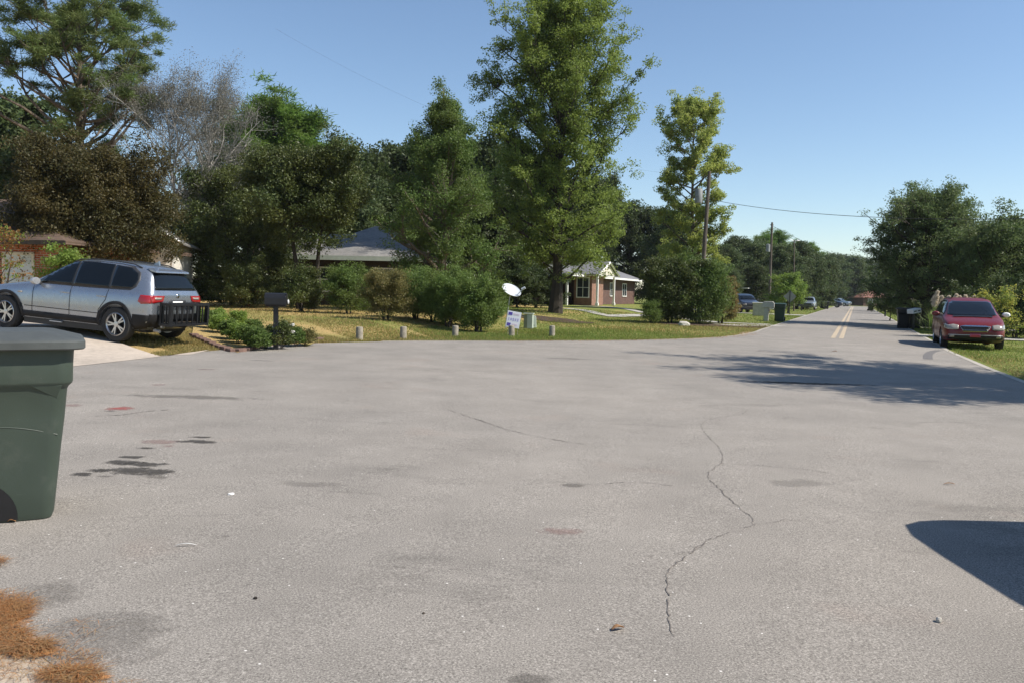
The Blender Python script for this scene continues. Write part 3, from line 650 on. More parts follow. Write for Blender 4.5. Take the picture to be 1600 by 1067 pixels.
far = [(1130, 385, 105, 'dark tree just right of the light green tree, behind the reddish bush'), (1150, 372, 120, 'greyish green tree right of the light green tree in the distance'), (1175, 378, 112, 'dark tree behind the rust-red roof, left of the far utility pole'),
       (1200, 392, 118, 'dark tree behind the foot of the far utility pole'), (1222, 385, 108, 'dark tree between the far utility pole and the street lamp'), (1245, 380, 114, 'dark round tree right of the far utility pole'),
       (1262, 392, 120, 'dark tree above the olive green bush by the pale pickup'), (1285, 402, 135, 'dark tree above the far grey roof'), (1300, 398, 215, 'far round tree left of the vanishing street'), (1318, 400, 228, 'far round tree above the end of the street'),
       (1335, 402, 222, 'far dark tree right above the end of the centre line'), (1352, 405, 240, 'far tree behind the orange-brown roof'), (1375, 410, 245, 'far tree right of the orange-brown roof, under the oak branches'), (1400, 420, 120, 'dark tree behind the flat-topped shrub'),
       (1290, 425, 150, 'lower dark tree right of the far grey roof'), (1180, 415, 96, 'low tree behind the dark sport utility vehicle'), (1140, 420, 92, 'low tree behind the left end of the rust-red roof'), (1210, 425, 100, 'low tree behind the diamond sign, left side'),
       (1420, 400, 110, 'dark tree behind the left half of the spreading oak'), (1470, 380, 95, 'dark tree behind the trunk of the spreading oak'), (1520, 385, 90, 'dark tree behind the right half of the spreading oak'), (1570, 392, 88, 'dark tree behind the right edge foliage'), (1610, 380, 90, 'dark tree just past the right edge of the view'),
       (1312, 415, 260, 'farthest tree left of the street end'), (1340, 415, 265, 'farthest tree right of the street end'), (1362, 418, 262, 'farthest tree right of the small orange-brown roof')]
for k, t in enumerate(far):
    wood([2, 0, 3, 0][k % 4] if k % 2 else 2, t[0], t[1], t[2], t[3], sx=rw.uniform(.95, 1.25))
wood('p', 1203, 360, 128, 'sparse-topped pine rising behind the far utility pole', 1.25)
wood('p', 1257, 378, 150, 'small rounded pine right of the street lamp', 1.2)
p = onp(1232, 82)
tree('young_tree', 'bright green young tree behind the diamond sign', 'tree', p, 3.6, [(0, .8), (.2, 1.4), (.5, 1.7), (.8, 1.2), (1, .5)], LM['bright'], M['bark'], 71, r0=.09, nl=30, cr=.4, n=46, size=.14, t0=.2, incl=(1.2, .5), nsub=5, fill=30, bend=.3)
p = onp(1256, 122)
tree('young_tree', 'olive green bush right of the young tree by the parked pickup', 'tree', p, 3.3, [(0, 1.2), (.2, 1.6), (.5, 1.7), (.8, 1.2), (1, .5)], LM['shrub'], M['bark'], 72, r0=.09, nl=30, cr=.4, n=46, size=.14, t0=.15, incl=(1.2, .5), nsub=5, fill=40, bend=.3)
# small wild plant at the left behind the crossover bonnet
shrub('wispy rust-tinged sapling in front of the left brick house', 2, 24.5, 2.9, .7, LM['rust'], 73, n=9, size=.08, fill=3, nl=16, cr=.28, extra_leaf=(LM['bright'], .4))
shrub('yellow-green bush behind the crossover roof', 98, 24.5, 2.0, .7, LM['bright'], 74, n=26, size=.08, fill=20, nl=20, cr=.25)
# ================================================================ vehicles
def evalmesh(o):
    dg = bpy.context.evaluated_depsgraph_get(); dg.update()
    return bpy.data.meshes.new_from_object(o.evaluated_get(dg))
def hull(stations, arches, ar=.37, levels=2):
    """stations: x, zb, wm, zbelt, wb, zr, wr -> smooth closed hull mesh object with wheel arches cut"""
    V = []; Fc = []
    for (x, zb, wm, zbelt, wb, zr, wr) in stations:
        half = [(0, zb), (wm * .8, zb), (wm * .97, zb + .09), (wm, zb + .42 * (zbelt - zb)), (wm * .985, zbelt - .1), (wb, zbelt),
                (wb + (wr - wb) * .5 + .012, zbelt + (zr - zbelt) * .5), (wr, zr - min(.06, (zr - zbelt) * .3)), (wr * .72, zr - .008), (0, zr)]
        ring = half + [(-a, b) for a, b in half[-2:0:-1]]
        V += [(x, a, b) for a, b in ring]
    k = len(ring)
    for i in range(len(stations) - 1):
        for j in range(k): Fc.append((i * k + j, i * k + (j + 1) % k, (i + 1) * k + (j + 1) % k, (i + 1) * k + j))
    Fc.append(tuple(range(k))); Fc.append(tuple(range((len(stations) - 1) * k, len(stations) * k))[::-1])
    me = bpy.data.meshes.new('hull'); me.from_pydata(V, [], Fc)
    bm = bmesh.new(); bm.from_mesh(me)
    bmesh.ops.recalc_face_normals(bm, faces=bm.faces)
    cl = bm.edges.layers.float.new('crease_edge')
    for e in bm.edges:
        a, b = [v.index for v in e.verts]; ja, jb = a % k, b % k
        if ja == jb and (ja in (5, k - 5)): e[cl] = .45
        if ja == jb and (ja in (7, k - 7)): e[cl] = .35
        if a // k == b // k and a // k in (0, len(stations) - 1): e[cl] = .6
    bm.to_mesh(me); bm.free()
    o = bpy.data.objects.new('hull', me); COL.objects.link(o)
    sb = o.modifiers.new('s', 'SUBSURF'); sb.levels = levels; sb.render_levels = levels
    full = evalmesh(o); COL.objects.unlink(o)
    o2 = bpy.data.objects.new('h2', full); COL.objects.link(o2)
    cutters = []
    for (ax, az) in arches:
        for s in (-1, 1):
            c = MB().lathe([(0, -.2), (ar, -.2), (ar, .2), (0, .2)], 40, Matrix.Translation((ax, s * .86, az)) @ Matrix.Rotation(R(90), 4, 'X')).build('cut', None)
            cutters.append(c); bo = o2.modifiers.new('b', 'BOOLEAN'); bo.operation = 'DIFFERENCE'; bo.object = c; bo.solver = 'EXACT'
    cut = evalmesh(o2)
    for c in cutters: bpy.data.objects.remove(c)
    bm = bmesh.new(); bm.from_mesh(full); bvh = BVHTree.FromBMesh(bm); bm.free()
    bpy.data.objects.remove(o2); bpy.data.objects.remove(o)
    return cut, bvh
DIRS = {'L': (Vector((0, -1, 0)), lambda a, b: Vector((a, 3, b))), 'R': (Vector((0, 1, 0)), lambda a, b: Vector((a, -3, b))),
        'F': (Vector((-1, 0, 0)), lambda a, b: Vector((6, a, b))), 'B': (Vector((1, 0, 0)), lambda a, b: Vector((-6, a, b))), 'T': (Vector((0, 0, -1)), lambda a, b: Vector((a, b, 5)))}
def panel(bvh, d, poly, off=.006, step=.06, name='panel', mt=None, parent=None, hole=None):
    """thin panel following the hull inside a 2-D outline seen from side d"""
    bm = bmesh.new(); bm.faces.new([bm.verts.new((p[0], p[1], 0)) for p in poly])
    for mk in (0, 1):
        lo = min(p[mk] for p in poly); hi = max(p[mk] for p in poly); k = lo + step
        while k < hi:
            co = [0, 0, 0]; co[mk] = k; no = [0, 0, 0]; no[mk] = 1
            bmesh.ops.bisect_plane(bm, geom=bm.verts[:] + bm.edges[:] + bm.faces[:], plane_co=co, plane_no=no, dist=1e-5); k += step
    dv, og = DIRS[d]; bad = []
    for v in bm.verts:
        h = bvh.ray_cast(og(v.co.x, v.co.y), dv)
        if h[0] is None: bad.append(v)
        else: v.co = h[0] - dv * off * .5 + h[1] * off * (1 if h[1].dot(dv) < 0 else -1)
    bmesh.ops.delete(bm, geom=bad, context='VERTS')
    for f in bm.faces:
        if f.normal.dot(dv) > 0: f.normal_flip()
        f.smooth = True
    bmesh.ops.recalc_face_normals(bm, faces=bm.faces)
    me = bpy.data.meshes.new(name); bm.to_mesh(me); bm.free()
    s = sum(p.normal.dot(dv) for p in me.polygons)
    if s > 0: me.flip_normals()
    o = link(name, me, mt, parent)
    so = o.modifiers.new('thick', 'SOLIDIFY'); so.thickness = .012; so.offset = -1
    return o
def arc(cx, cz, r_, a0, a1, n=14): return [(cx + r_ * math.cos(R(a0 + (a1 - a0) * i / n)), cz + r_ * math.sin(R(a0 + (a1 - a0) * i / n))) for i in range(n + 1)]
def rrect(x0, z0, x1, z1, r_=.03, n=3):
    o = []
    for cx, cz, a in ((x1 - r_, z1 - r_, 0), (x0 + r_, z1 - r_, 90), (x0 + r_, z0 + r_, 180), (x1 - r_, z0 + r_, 270)):
        o += arc(cx, cz, r_, a, a + 90, n)
    return o
def wheel(parent, x, y, z, r_=.355, w=.23, rimr=.245, spokes=5, mt_rim=None, name='wheel', dark=False):
    s = 1 if y > 0 else -1
    T = Matrix.Translation((x, y, z)) @ Matrix.Rotation(R(90) * -s, 4, 'X')
    tb = MB().lathe([(rimr, -w / 2), (r_ * .93, -w / 2), (r_, -w / 2 + .035), (r_, w / 2 - .035), (r_ * .93, w / 2), (rimr, w / 2)], 36, T, closed=True)
    t = tb.build('wheel', M['rubber'], parent, smooth=True)
    m_ = MB().lathe([(rimr, w / 2 - .012), (rimr - .02, w / 2), (rimr - .035, w / 2 - .03), (rimr - .04, -w / 2 + .02), (rimr, -w / 2 + .02)], 36, T, closed=True)
    zc = w / 2 - .035
    m_.lathe([(0, zc + .015), (.055, zc + .012), (.065, zc - .02)], 20, T)
    for i in range(spokes):
        a = 2 * math.pi * i / spokes
        for da in (-.17, .17):
            c, s_ = math.cos(a + da * .55), math.sin(a + da * .55); c2, s2 = math.cos(a + da), math.sin(a + da)
            nx, ny = -s_, c; q = .017
            P = [(c * .05 + nx * q, s_ * .05 + ny * q), (c * .05 - nx * q, s_ * .05 - ny * q), (c2 * (rimr - .02) - nx * q * .8, s2 * (rimr - .02) - ny * q * .8), (c2 * (rimr - .02) + nx * q * .8, s2 * (rimr - .02) + ny * q * .8)]
            m_.prism(P, zc - .03, zc + .004 + .002 * (da > 0), T)
    m_.build('rim', mt_rim or M['rim'], t, smooth=False)
    MB().lathe([(0, -.02), (rimr - .03, -.02), (rimr - .03, .0), (0, .0)], 24, T).build('brake_disc', M['black'], t)
    return t
def body_obj(cut, mt, parent, name='body'):
    o = link(name, cut, mt, parent)
    cut.polygons.foreach_set('use_smooth', [True] * len(cut.polygons))
    try: cut.set_sharp_from_angle(angle=R(40))
    except Exception: pass
    return o
def place(root, pr, pf, wb_r, wb_f):
    """put the thing so that the points (wb_r,0,0),(wb_f,0,0) lie on world points pr, pf"""
    d = (pf - pr); d.normalize(); yaw = math.atan2(d.y, d.x); pit = math.asin(d.z)
    root.rotation_mode = 'XYZ'; root.rotation_euler = (0, -pit, yaw)
    root.location = pr - d * wb_r
def crossover():
    t = thing('crossover', 'silver crossover parked on the pale driveway with a black cargo rack on its rear hitch', 'car')
    S = [(2.27, .42, .60, .66, .50, .70, .30), (2.18, .30, .78, .76, .66, .80, .45), (1.95, .22, .86, .86, .76, .90, .58), (1.5, .20, .91, .94, .82, .985, .64), (1.0, .20, .915, .985, .84, 1.06, .68), (.80, .20, .915, 1.0, .845, 1.12, .70),
         (.45, .20, .915, 1.015, .845, 1.33, .66), (.02, .20, .915, 1.03, .845, 1.58, .60), (-.25, .20, .915, 1.035, .845, 1.635, .595), (-.8, .20, .915, 1.05, .845, 1.655, .59), (-1.4, .20, .915, 1.07, .84, 1.63, .575), (-1.85, .22, .90, 1.085, .825, 1.58, .56),
         (-2.08, .26, .885, 1.09, .81, 1.50, .55), (-2.20, .32, .87, 1.08, .79, 1.30, .60), (-2.30, .40, .84, 1.04, .77, 1.10, .66), (-2.34, .45, .78, .98, .70, 1.02, .60)]
    WZ = .355; WX = 1.4
    cut, bvh = hull(S, [(WX, WZ), (-WX, WZ)], .405)
    silver = paint('silver_paint', (.32, .35, .395), .75, .28)
    body_obj(cut, silver, t)
    for sd_, d in ((1, 'L'), (-1, 'R')):
        # glass: front door, rear door, rear quarter
        W = lambda n_, P: panel(bvh, d, P, .007, .07, n_, M['glass'], t)
        W('side_window', [(.60, 1.06), (.50, 1.19), (.20, 1.40), (-.02, 1.515), (-.20, 1.555), (-.22, 1.06)])
        W('side_window', [(-.27, 1.065), (-.25, 1.56), (-.60, 1.575), (-1.08, 1.56), (-1.14, 1.08)])
        W('side_window', [(-1.19, 1.085), (-1.12, 1.555), (-1.50, 1.52), (-1.74, 1.42), (-1.82, 1.30), (-1.80, 1.18), (-1.70, 1.11)])
        # dark pillar frames behind the panes
        panel(bvh, d, [(.70, 1.035), (.52, 1.22), (.20, 1.44), (-.05, 1.555), (-.6, 1.60), (-1.2, 1.59), (-1.55, 1.55), (-1.80, 1.44), (-1.88, 1.30), (-1.85, 1.15), (-1.72, 1.075), (-.6, 1.045)], .003, .07, 'window_frame', M['blackp'], t)
        # cladding
        for ax in (WX, -WX):
            out = arc(ax, WZ, .475, -14, 194, 20); inn = arc(ax, WZ, .41, 194, -14, 20)
            panel(bvh, d, out + inn, .010, .09, 'arch_cladding', M['trim'], t)
        panel(bvh, d, [(WX - .43, .203), (WX - .47, .44), (-WX + .47, .44), (-WX + .43, .203)], .012, .12, 'sill_cladding', M['trim'], t)
        panel(bvh, d, [(-WX - .44, .28), (-WX - .475, .60), (-2.29, .60), (-2.30, .44), (-2.2, .33)], .010, .1, 'bumper_cladding', M['trim'], t)
        panel(bvh, d, [(WX + .47, .5), (WX + .44, .27), (2.2, .33), (2.22, .5)], .010, .1, 'bumper_cladding', M['trim'], t)
        # door seams
        for P in ([(.70, .44), (.70, 1.03)], [(-.245, .44), (-.245, 1.04)], [(-1.16, 1.05), (-1.13, .84), (-.97, .62), (-.95, .44)]):
            for a, b in zip(P[:-1], P[1:]):
                q = .006; dx, dz = b[0] - a[0], b[1] - a[1]; ln = math.hypot(dx, dz); nx, nz = -dz / ln * q, dx / ln * q
                panel(bvh, d, [(a[0] + nx, a[1] + nz), (b[0] + nx, b[1] + nz), (b[0] - nx, b[1] - nz), (a[0] - nx, a[1] - nz)], .0035, .1, 'door_seam', M['black'], t)
        panel(bvh, d, [(.9, .535), (-.95, .535), (-.95, .55), (.9, .55)], .004, .12, 'door_crease', M['trim'], t)
        for hx in (-.12, -1.02):
            y = bvh.ray_cast(Vector((hx, sd_ * 3, .90)), Vector((0, -sd_, 0)))[0].y
            MB().box((hx, y + sd_ * .026, .90), (.20, .022, .03)).box((hx - .085, y + sd_ * .012, .90), (.02, .03, .026)).box((hx + .085, y + sd_ * .012, .90), (.02, .03, .026)).build('door_handle', silver, t, bevel=.008)
        panel(bvh, d, rrect(.98, .80, 1.09, .835, .012), .008, .05, 'side_lamp', M['white_l'], t)
        # mirror
        mm = MB(); mm.box((.56, sd_ * .90, 1.04), (.06, .14, .04)); o = mm.build('mirror', M['blackp'], t)
        h = MB().lathe([(0, -.07), (.07, -.06), (.10, -.02), (.105, .03), (.09, .055), (0, .06)], 16, Matrix.Translation((.56, sd_ * 1.0, 1.08)) @ Matrix.Rotation(R(-90), 4, 'Y') @ Matrix.Diagonal((.72, 1.05, 1, 1)))
        h.build('mirror_shell', M['metal'] if sd_ > 0 else silver, o, smooth=True)  # left shell gets a brighter metal in place of a sun highlight
        # rails
        P = []
        for x in (.0, -.15, -.6, -1.1, -1.5, -1.75):
            z = bvh.ray_cast(Vector((x, sd_ * .535, 4)), Vector((0, 0, -1)))[0].z; P.append((x, sd_ * .535, z + (.012 if x in (.0, -1.75) else .038)))
        MB().tube(P, [.014] * 6, 6).build('roof_rail', M['blackp'], t, smooth=True)
        # lights
        panel(bvh, d, [(-2.00, .87), (-2.05, 1.0), (-2.3, 1.0), (-2.33, .84), (-2.1, .82)], .009, .05, 'tail_light', M['red_l'], t)
        panel(bvh, d, [(2.2, .62), (2.2, .76), (2.0, .80), (1.84, .78), (1.95, .68)], .008, .05, 'headlight', M['white_l'], t)
        s = sd_
        panel(bvh, 'B', [(s * .80, .84), (s * .81, 1.0), (s * .42, 1.0), (s * .47, .88)], .009, .05, 'tail_light', M['red_l'], t)
        panel(bvh, 'B', [(s * .70, .915), (s * .72, .965), (s * .50, .965), (s * .52, .92)], .013, .05, 'tail_lens', M['white_l'], t)
        panel(bvh, 'F', [(s * .70, .62), (s * .66, .76), (s * .38, .72), (s * .42, .61)], .009, .05, 'headlight', M['white_l'], t)
    # rear glass, spoiler, plate, bumper
    panel(bvh, 'B', [(-.66, 1.11), (-.53, 1.43), (-.46, 1.465), (.46, 1.465), (.53, 1.43), (.66, 1.11)], .008, .07, 'rear_window', M['glass'], t)
    z0 = bvh.ray_cast(Vector((-1.95, 0, 4)), Vector((0, 0, -1)))[0].z
    MB().prism([(-1.86, z0 + .018), (-2.16, z0 - .035), (-2.17, z0 - .075), (-2.0, z0 - .06)], -.53, .53, Matrix.Rotation(R(90), 4, 'X')).build('spoiler', silver, t, bevel=.012)
    panel(bvh, 'B', [(-.80, .36), (-.82, .62), (.82, .62), (.80, .36)], .012, .12, 'rear_bumper', M['trim'], t)
    panel(bvh, 'B', rrect(-.27, .77, .27, .91, .02), .006, .1, 'plate_recess', M['blackp'], t)
    panel(bvh, 'B', rrect(-.16, .785, .16, .885, .01), .012, .1, 'licence_plate', M['white'], t)
    panel(bvh, 'B', [(.045 * math.cos(R(a)), 1.0 + .045 * math.sin(R(a))) for a in range(0, 360, 30)], .01, .1, 'emblem', M['chrome'], t)
    MB().tube([(-2.25, .0, 1.14), (-2.27, .30, 1.12)], [.01, .006], 5).build('wiper', M['black'], t)
    panel(bvh, 'F', [(-.80, .34), (-.76, .55), (.76, .55), (.80, .34)], .012, .12, 'front_bumper', M['trim'], t)
    for s in (-1, 1): panel(bvh, 'F', rrect(min(s * .05, s * .30), .62, max(s * .05, s * .30), .74, .03), .01, .08, 'grille', M['black'], t)
    panel(bvh, 'T', [(.70, .66), (.16, .56), (.10, .3), (.10, -.3), (.16, -.56), (.70, -.66), (.76, -.3), (.76, .3)], .006, .08, 'windscreen', M['glass'], t)
    # shark fin + underside
    MB().prism([(-1.55, 1.62), (-1.74, 1.60), (-1.72, 1.70)], -.02, .02, Matrix.Rotation(R(90), 4, 'X')).build('antenna', silver, t)
    MB().box((-.05, 0, .30), (2.0, 1.70, .24)).box((-.05, 0, .33), (4.0, 1.25, .22)).build('underbody', M['black'], t)
    MB().bar((-2.2, .55, .28), (-2.38, .55, .27), .035, 10).build('exhaust', M['metal'], t)
    MB().box((.1, .87, .27), (.3, .05, .02)).build('step', M['metal'], t)
    for x in (WX, -WX):
        for y in (-.80, .80): wheel(t, x, y, WZ)
    # hitch cargo rack
    k = MB(); x0, x1, yy, zt, zb = -2.44, -2.74, .60, .84, .42
    for z in (zb, zt):
        k.box(((x0 + x1) / 2, yy, z), (abs(x1 - x0) + .05, .05, .05)); k.box(((x0 + x1) / 2, -yy, z), (abs(x1 - x0) + .05, .05, .05))
        k.box((x0, 0, z + .001), (.05, 2 * yy, .048)); k.box((x1, 0, z + .001), (.05, 2 * yy, .048))
    for x in (x0, x1):
        for y in (-yy, yy): k.box((x, y, (zb + zt) / 2), (.062, .062, zt - zb + .06))
    r_ = k.build('cargo_rack', M['black'], t)
    k = MB()
    for i in range(1, 4):
        x = x0 + (x1 - x0) * i / 4
        for y in (-yy, yy): k.box((x, y, (zb + zt) / 2), (.022, .022, zt - zb - .05))
    for i in range(1, 7):
        y = -yy + 2 * yy * i / 7
        for x in (x0, x1): k.box((x, y, (zb + zt) / 2), (.022, .035, zt - zb - .05))
    k.build('rack_bars', M['black'], r_)
    MB().box(((x0 + x1) / 2, 0, zb - .012), (abs(x1 - x0) - .06, 2 * yy - .06, .02)).build('rack_deck', M['trim'], r_)
    MB().box((-2.35, 0, .38), (.55, .07, .07)).build('hitch_bar', M['black'], r_)
    for y in (-.5, .5): MB().box((x0 + .03, y, zb - .05), (.05, .09, .05)).build('reflector', M['metal'], r_)
    pr = G(183, 531) ; pr = Vector((-8.12, 17.0, 0)); pf = Vector((-10.82, 17.72, 0))
    # nearer wheels are on the left side of the car; its centreline lies .8 m further back
    d = (pf - pr).normalized(); nn = Vector((-d.y, d.x, 0)) * -.8
    if nn.y < 0: nn = -nn
    pr += nn; pf += nn
    pr.z = float(gz(pr.x, pr.y)) + .008; pf.z = float(gz(pf.x, pf.y)) + .008
    for ch in ALLOBJ():
        if ch.parent == t and ch.type == 'MESH' and ch.name.split('.')[0] not in ('wheel',):
            for q in [ch] + [g for g in ALLOBJ() if g.parent == ch]:
                for v in q.data.vertices:
                    if v.co.x < -1.45: v.co.x = -1.45 + (v.co.x + 1.45) * .80
    place(t, pr, pf, -WX, WX)
    return t
def minivan():
    t = thing('minivan', 'dark red minivan parked on the right verge facing the camera', 'minivan')
    S = [(2.60, .40, .66, .60, .60, .63, .40), (2.52, .28, .84, .76, .76, .82, .55), (2.25, .22, .93, .90, .84, .95, .65), (1.75, .20, .97, .99, .90, 1.05, .72), (1.50, .20, .98, 1.03, .91, 1.12, .74), (1.05, .20, .99, 1.05, .92, 1.38, .72), (.45, .20, .99, 1.06, .92, 1.66, .69),
         (.15, .20, .99, 1.06, .92, 1.71, .69), (-.8, .20, .99, 1.07, .92, 1.75, .69), (-1.8, .20, .99, 1.08, .92, 1.73, .68), (-2.3, .24, .97, 1.08, .90, 1.68, .67), (-2.48, .3, .95, 1.06, .88, 1.5, .69), (-2.56, .42, .90, 1.0, .84, 1.1, .70)]
    WZ = .34; WX = 1.54
    cut, bvh = hull(S, [(WX, WZ), (-WX, WZ)], .385)
    red = paint('dark_red_paint', (.135, .005, .005), .0, .36, .15)
    body_obj(cut, red, t)
    for s, d in ((1, 'L'), (-1, 'R')):
        W = lambda P: panel(bvh, d, P, .007, .09, 'side_window', M['glass'], t)
        W([(1.22, 1.12), (.95, 1.30), (.5, 1.56), (.28, 1.60), (.28, 1.12)]); W([(.2, 1.12), (.2, 1.61), (-.9, 1.64), (-.9, 1.12)]); W([(-.98, 1.12), (-.98, 1.64), (-2.1, 1.62), (-2.3, 1.14)])
        for x in (.24, -.94):
            panel(bvh, d, [(x + .006, .35), (x + .006, 1.1), (x - .006, 1.1), (x - .006, .35)], .0035, .1, 'door_seam', M['black'], t)
        panel(bvh, d, [(WX - .42, .24), (WX - .42, .33), (-WX + .42, .33), (-WX + .42, .24)], .010, .15, 'sill', M['blackp'], t)
        for hx in (.38, -.3):
            y = bvh.ray_cast(Vector((hx, s * 3, .95)), Vector((0, -s, 0)))[0].y
            MB().box((hx, y + s * .022, .95), (.2, .025, .035)).build('door_handle', red, t, bevel=.008)
        o = MB().box((1.02, s * .97, 1.10), (.07, .16, .04)).build('mirror', M['blackp'], t)
        MB().lathe([(0, -.07), (.08, -.06), (.115, -.02), (.12, .03), (.10, .055), (0, .06)], 16, Matrix.Translation((1.02, s * 1.10, 1.15)) @ Matrix.Rotation(R(-90), 4, 'Y') @ Matrix.Diagonal((.75, 1.1, 1, 1))).build('mirror_shell', M['white'] if s > 0 else red, o, smooth=True)
        panel(bvh, 'F', [(s * .84, .66), (s * .84, .79), (s * .66, .83), (s * .50, .80), (s * .50, .68), (s * .56, .655)], .010, .05, 'headlight', M['white_l'], t)
        panel(bvh, d, [(2.48, .66), (2.5, .78), (2.2, .84), (2.12, .80), (2.25, .70)], .010, .05, 'headlight', M['white_l'], t)
        panel(bvh, 'F', rrect(min(s * .62, s * .76), .40, max(s * .62, s * .76), .47, .03), .012, .05, 'fog_lamp', M['white_l'], t)
        panel(bvh, d, [(-2.2, .9), (-2.25, 1.35), (-2.45, 1.35), (-2.5, .9)], .008, .08, 'tail_light', M['red_l'], t)
    panel(bvh, 'F', [(-.76, 1.13), (-.66, 1.55), (-.55, 1.60), (.55, 1.60), (.66, 1.55), (.76, 1.13), (.4, 1.09), (-.4, 1.09)], .007, .07, 'windscreen', M['glass'], t)
    MB().prism([(1.58, 1.115), (1.70, 1.07), (1.70, 1.09)], -.6, .6, Matrix.Rotation(R(90), 4, 'X')).build('wiper', M['black'], t)
    g = panel(bvh, 'F', [(-.46, .77), (-.36, .60), (.36, .60), (.46, .77), (.3, .80), (-.3, .80)], .010, .05, 'grille', M['chrome'], t)
    for i, z in enumerate((.625, .665, .705, .745)):
        hw = .37 + i * .022; panel(bvh, 'F', [(-hw, z - .013), (hw, z - .013), (hw + .008, z + .013), (-hw - .008, z + .013)], .022, .1, 'grille_slot', M['black'], g)
    panel(bvh, 'F', [(-.84, .27), (-.86, .46), (.86, .46), (.84, .27)], .010, .08, 'lower_intake', M['black'], t)
    panel(bvh, 'F', [(-.80, .475), (-.80, .50), (.80, .50), (.80, .475)], .014, .08, 'bumper_strip', M['metal'], t)
    panel(bvh, 'F', rrect(-.16, .42, .16, .53, .01), .02, .08, 'front_plate', paint('plate_red', (.40, .03, .09), 0, .4), t)
    panel(bvh, 'B', [(-.7, 1.15), (-.6, 1.55), (.6, 1.55), (.7, 1.15)], .007, .1, 'rear_window', M['glass'], t)
    for y in (-.55, .55):
        P = [(x, y, bvh.ray_cast(Vector((x, y, 4)), Vector((0, 0, -1)))[0].z + .03) for x in (.1, -.6, -1.3, -2.0)]
        MB().tube(P, [.016] * 4, 6).build('roof_rail', M['blackp'], t)
    MB().box((0, 0, .34), (4.3, 1.35, .24)).build('underbody', M['black'], t)
    for x in (WX, -WX):
        for y in (-.85, .85): wheel(t, x, y, WZ, .34, .22, .21, 7)
    c = G(1518, 544); f = Vector((c.x, c.y, 0)); dv = Vector((-math.sin(R(23)), -math.cos(R(23)), 0))
    f = f - dv * .25; r_ = f - dv * (2 * WX)
    for p_ in (f, r_): p_.z = float(gz(p_.x, p_.y)) - .02
    place(t, r_, f, -WX, WX); t.scale = (1, .97, .99)
    return t
def pickup(label, c, p0, yaw, wagon=False, cat='pickup truck', name='pickup_truck', lm=M['white_l']):
    t = thing(name, label, cat)
    if wagon:
        S = [(2.3, .45, .70, .80, .66, .84, .5), (2.2, .3, .86, .95, .80, 1.0, .6), (1.5, .28, .90, 1.05, .84, 1.12, .7), (1.1, .28, .92, 1.08, .86, 1.18, .72), (.55, .28, .92, 1.1, .86, 1.70, .66), (0, .28, .92, 1.1, .86, 1.78, .66), (-1.5, .28, .92, 1.1, .86, 1.78, .66), (-2.15, .3, .92, 1.1, .86, 1.72, .68), (-2.3, .4, .88, 1.05, .84, 1.2, .7)]
    else:
        S = [(2.7, .45, .74, .84, .70, .90, .5), (2.6, .3, .90, 1.0, .84, 1.06, .6), (1.7, .3, .94, 1.08, .88, 1.14, .7), (1.3, .3, .95, 1.1, .88, 1.18, .72), (.8, .3, .95, 1.12, .88, 1.70, .66), (.3, .3, .95, 1.12, .88, 1.80, .66), (-.7, .3, .95, 1.12, .88, 1.78, .66), (-.95, .3, .95, 1.12, .9, 1.2, .8), (-1.2, .3, .95, 1.12, .9, 1.15, .8), (-2.6, .35, .95, 1.12, .9, 1.14, .8), (-2.7, .5, .9, 1.05, .85, 1.1, .75)]
    WX = 1.35 if wagon else 1.7
    cut, bvh = hull(S, [(WX, .38), (-WX, .38)], .43, 1)
    pt = paint(name + '_paint', c, .4, .3); body_obj(cut, pt, t)
    x1 = .5 if wagon else .7; x2 = -1.9 if wagon else -.65
    for s, d in ((1, 'L'), (-1, 'R')):
        xm = (x1 + x2) / 2
        panel(bvh, d, [(x1 + .2, 1.18), (x1 - .25, 1.62), (xm + .04, 1.64), (xm + .04, 1.18)], .008, .15, 'side_window', M['glass'], t)
        panel(bvh, d, [(xm - .04, 1.18), (xm - .04, 1.64), (x2 + .1, 1.62), (x2, 1.18)], .008, .15, 'side_window', M['glass'], t)
        panel(bvh, 'F', rrect(min(s * .55, s * .8), .72, max(s * .55, s * .8), .86, .03), .012, .1, 'headlight', lm, t)
        MB().box((x1 + .25, s * 1.03, 1.22), (.1, .18, .16)).build('mirror', M['blackp'], t, bevel=.02)
    panel(bvh, 'F', [(-.72, 1.22), (-.6, 1.62), (.6, 1.62), (.72, 1.22)], .008, .15, 'windscreen', M['glass'], t)
    panel(bvh, 'F', rrect(-.5, .66, .5, .88, .04), .012, .1, 'grille', M['black'], t)
    panel(bvh, 'F', [(-.8, .42), (-.8, .6), (.8, .6), (.8, .42)], .015, .15, 'bumper', M['blackp'], t)
    if wagon: panel(bvh, 'B', [(-.66, 1.2), (-.58, 1.6), (.58, 1.6), (.66, 1.2)], .008, .15, 'rear_window', M['glass'], t)
    for x in (WX, -WX):
        for y in (-.8, .8): wheel(t, x, y, .38, .38, .24, .22, 6)
    t.location = (p0.x, p0.y, float(gz(p0.x, p0.y)) - .02); t.rotation_euler = (0, 0, yaw)
    return t
crossover(); minivan()
STREET_BACK = math.atan2(-SU[1], -SU[0]); STREET_FWD = math.atan2(SU[1], SU[0])
pk = pickup('pale blue pickup parked on the left verge far down the street', (.30, .36, .42), onp(1264, 112), STREET_BACK)
suv = pickup('dark sport utility vehicle parked before the red roofed house', (.03, .034, .05), onp(1163, 78), STREET_BACK + .45, True, 'car', 'parked_car')
o = dup(suv, onp(1296, 150), STREET_BACK + 1.5, 'dark car in the far driveway left of the street end')
o = dup(pk, onp(1310, 185), STREET_BACK + 1.2, 'far pale pickup standing where the street bends, left of its end')
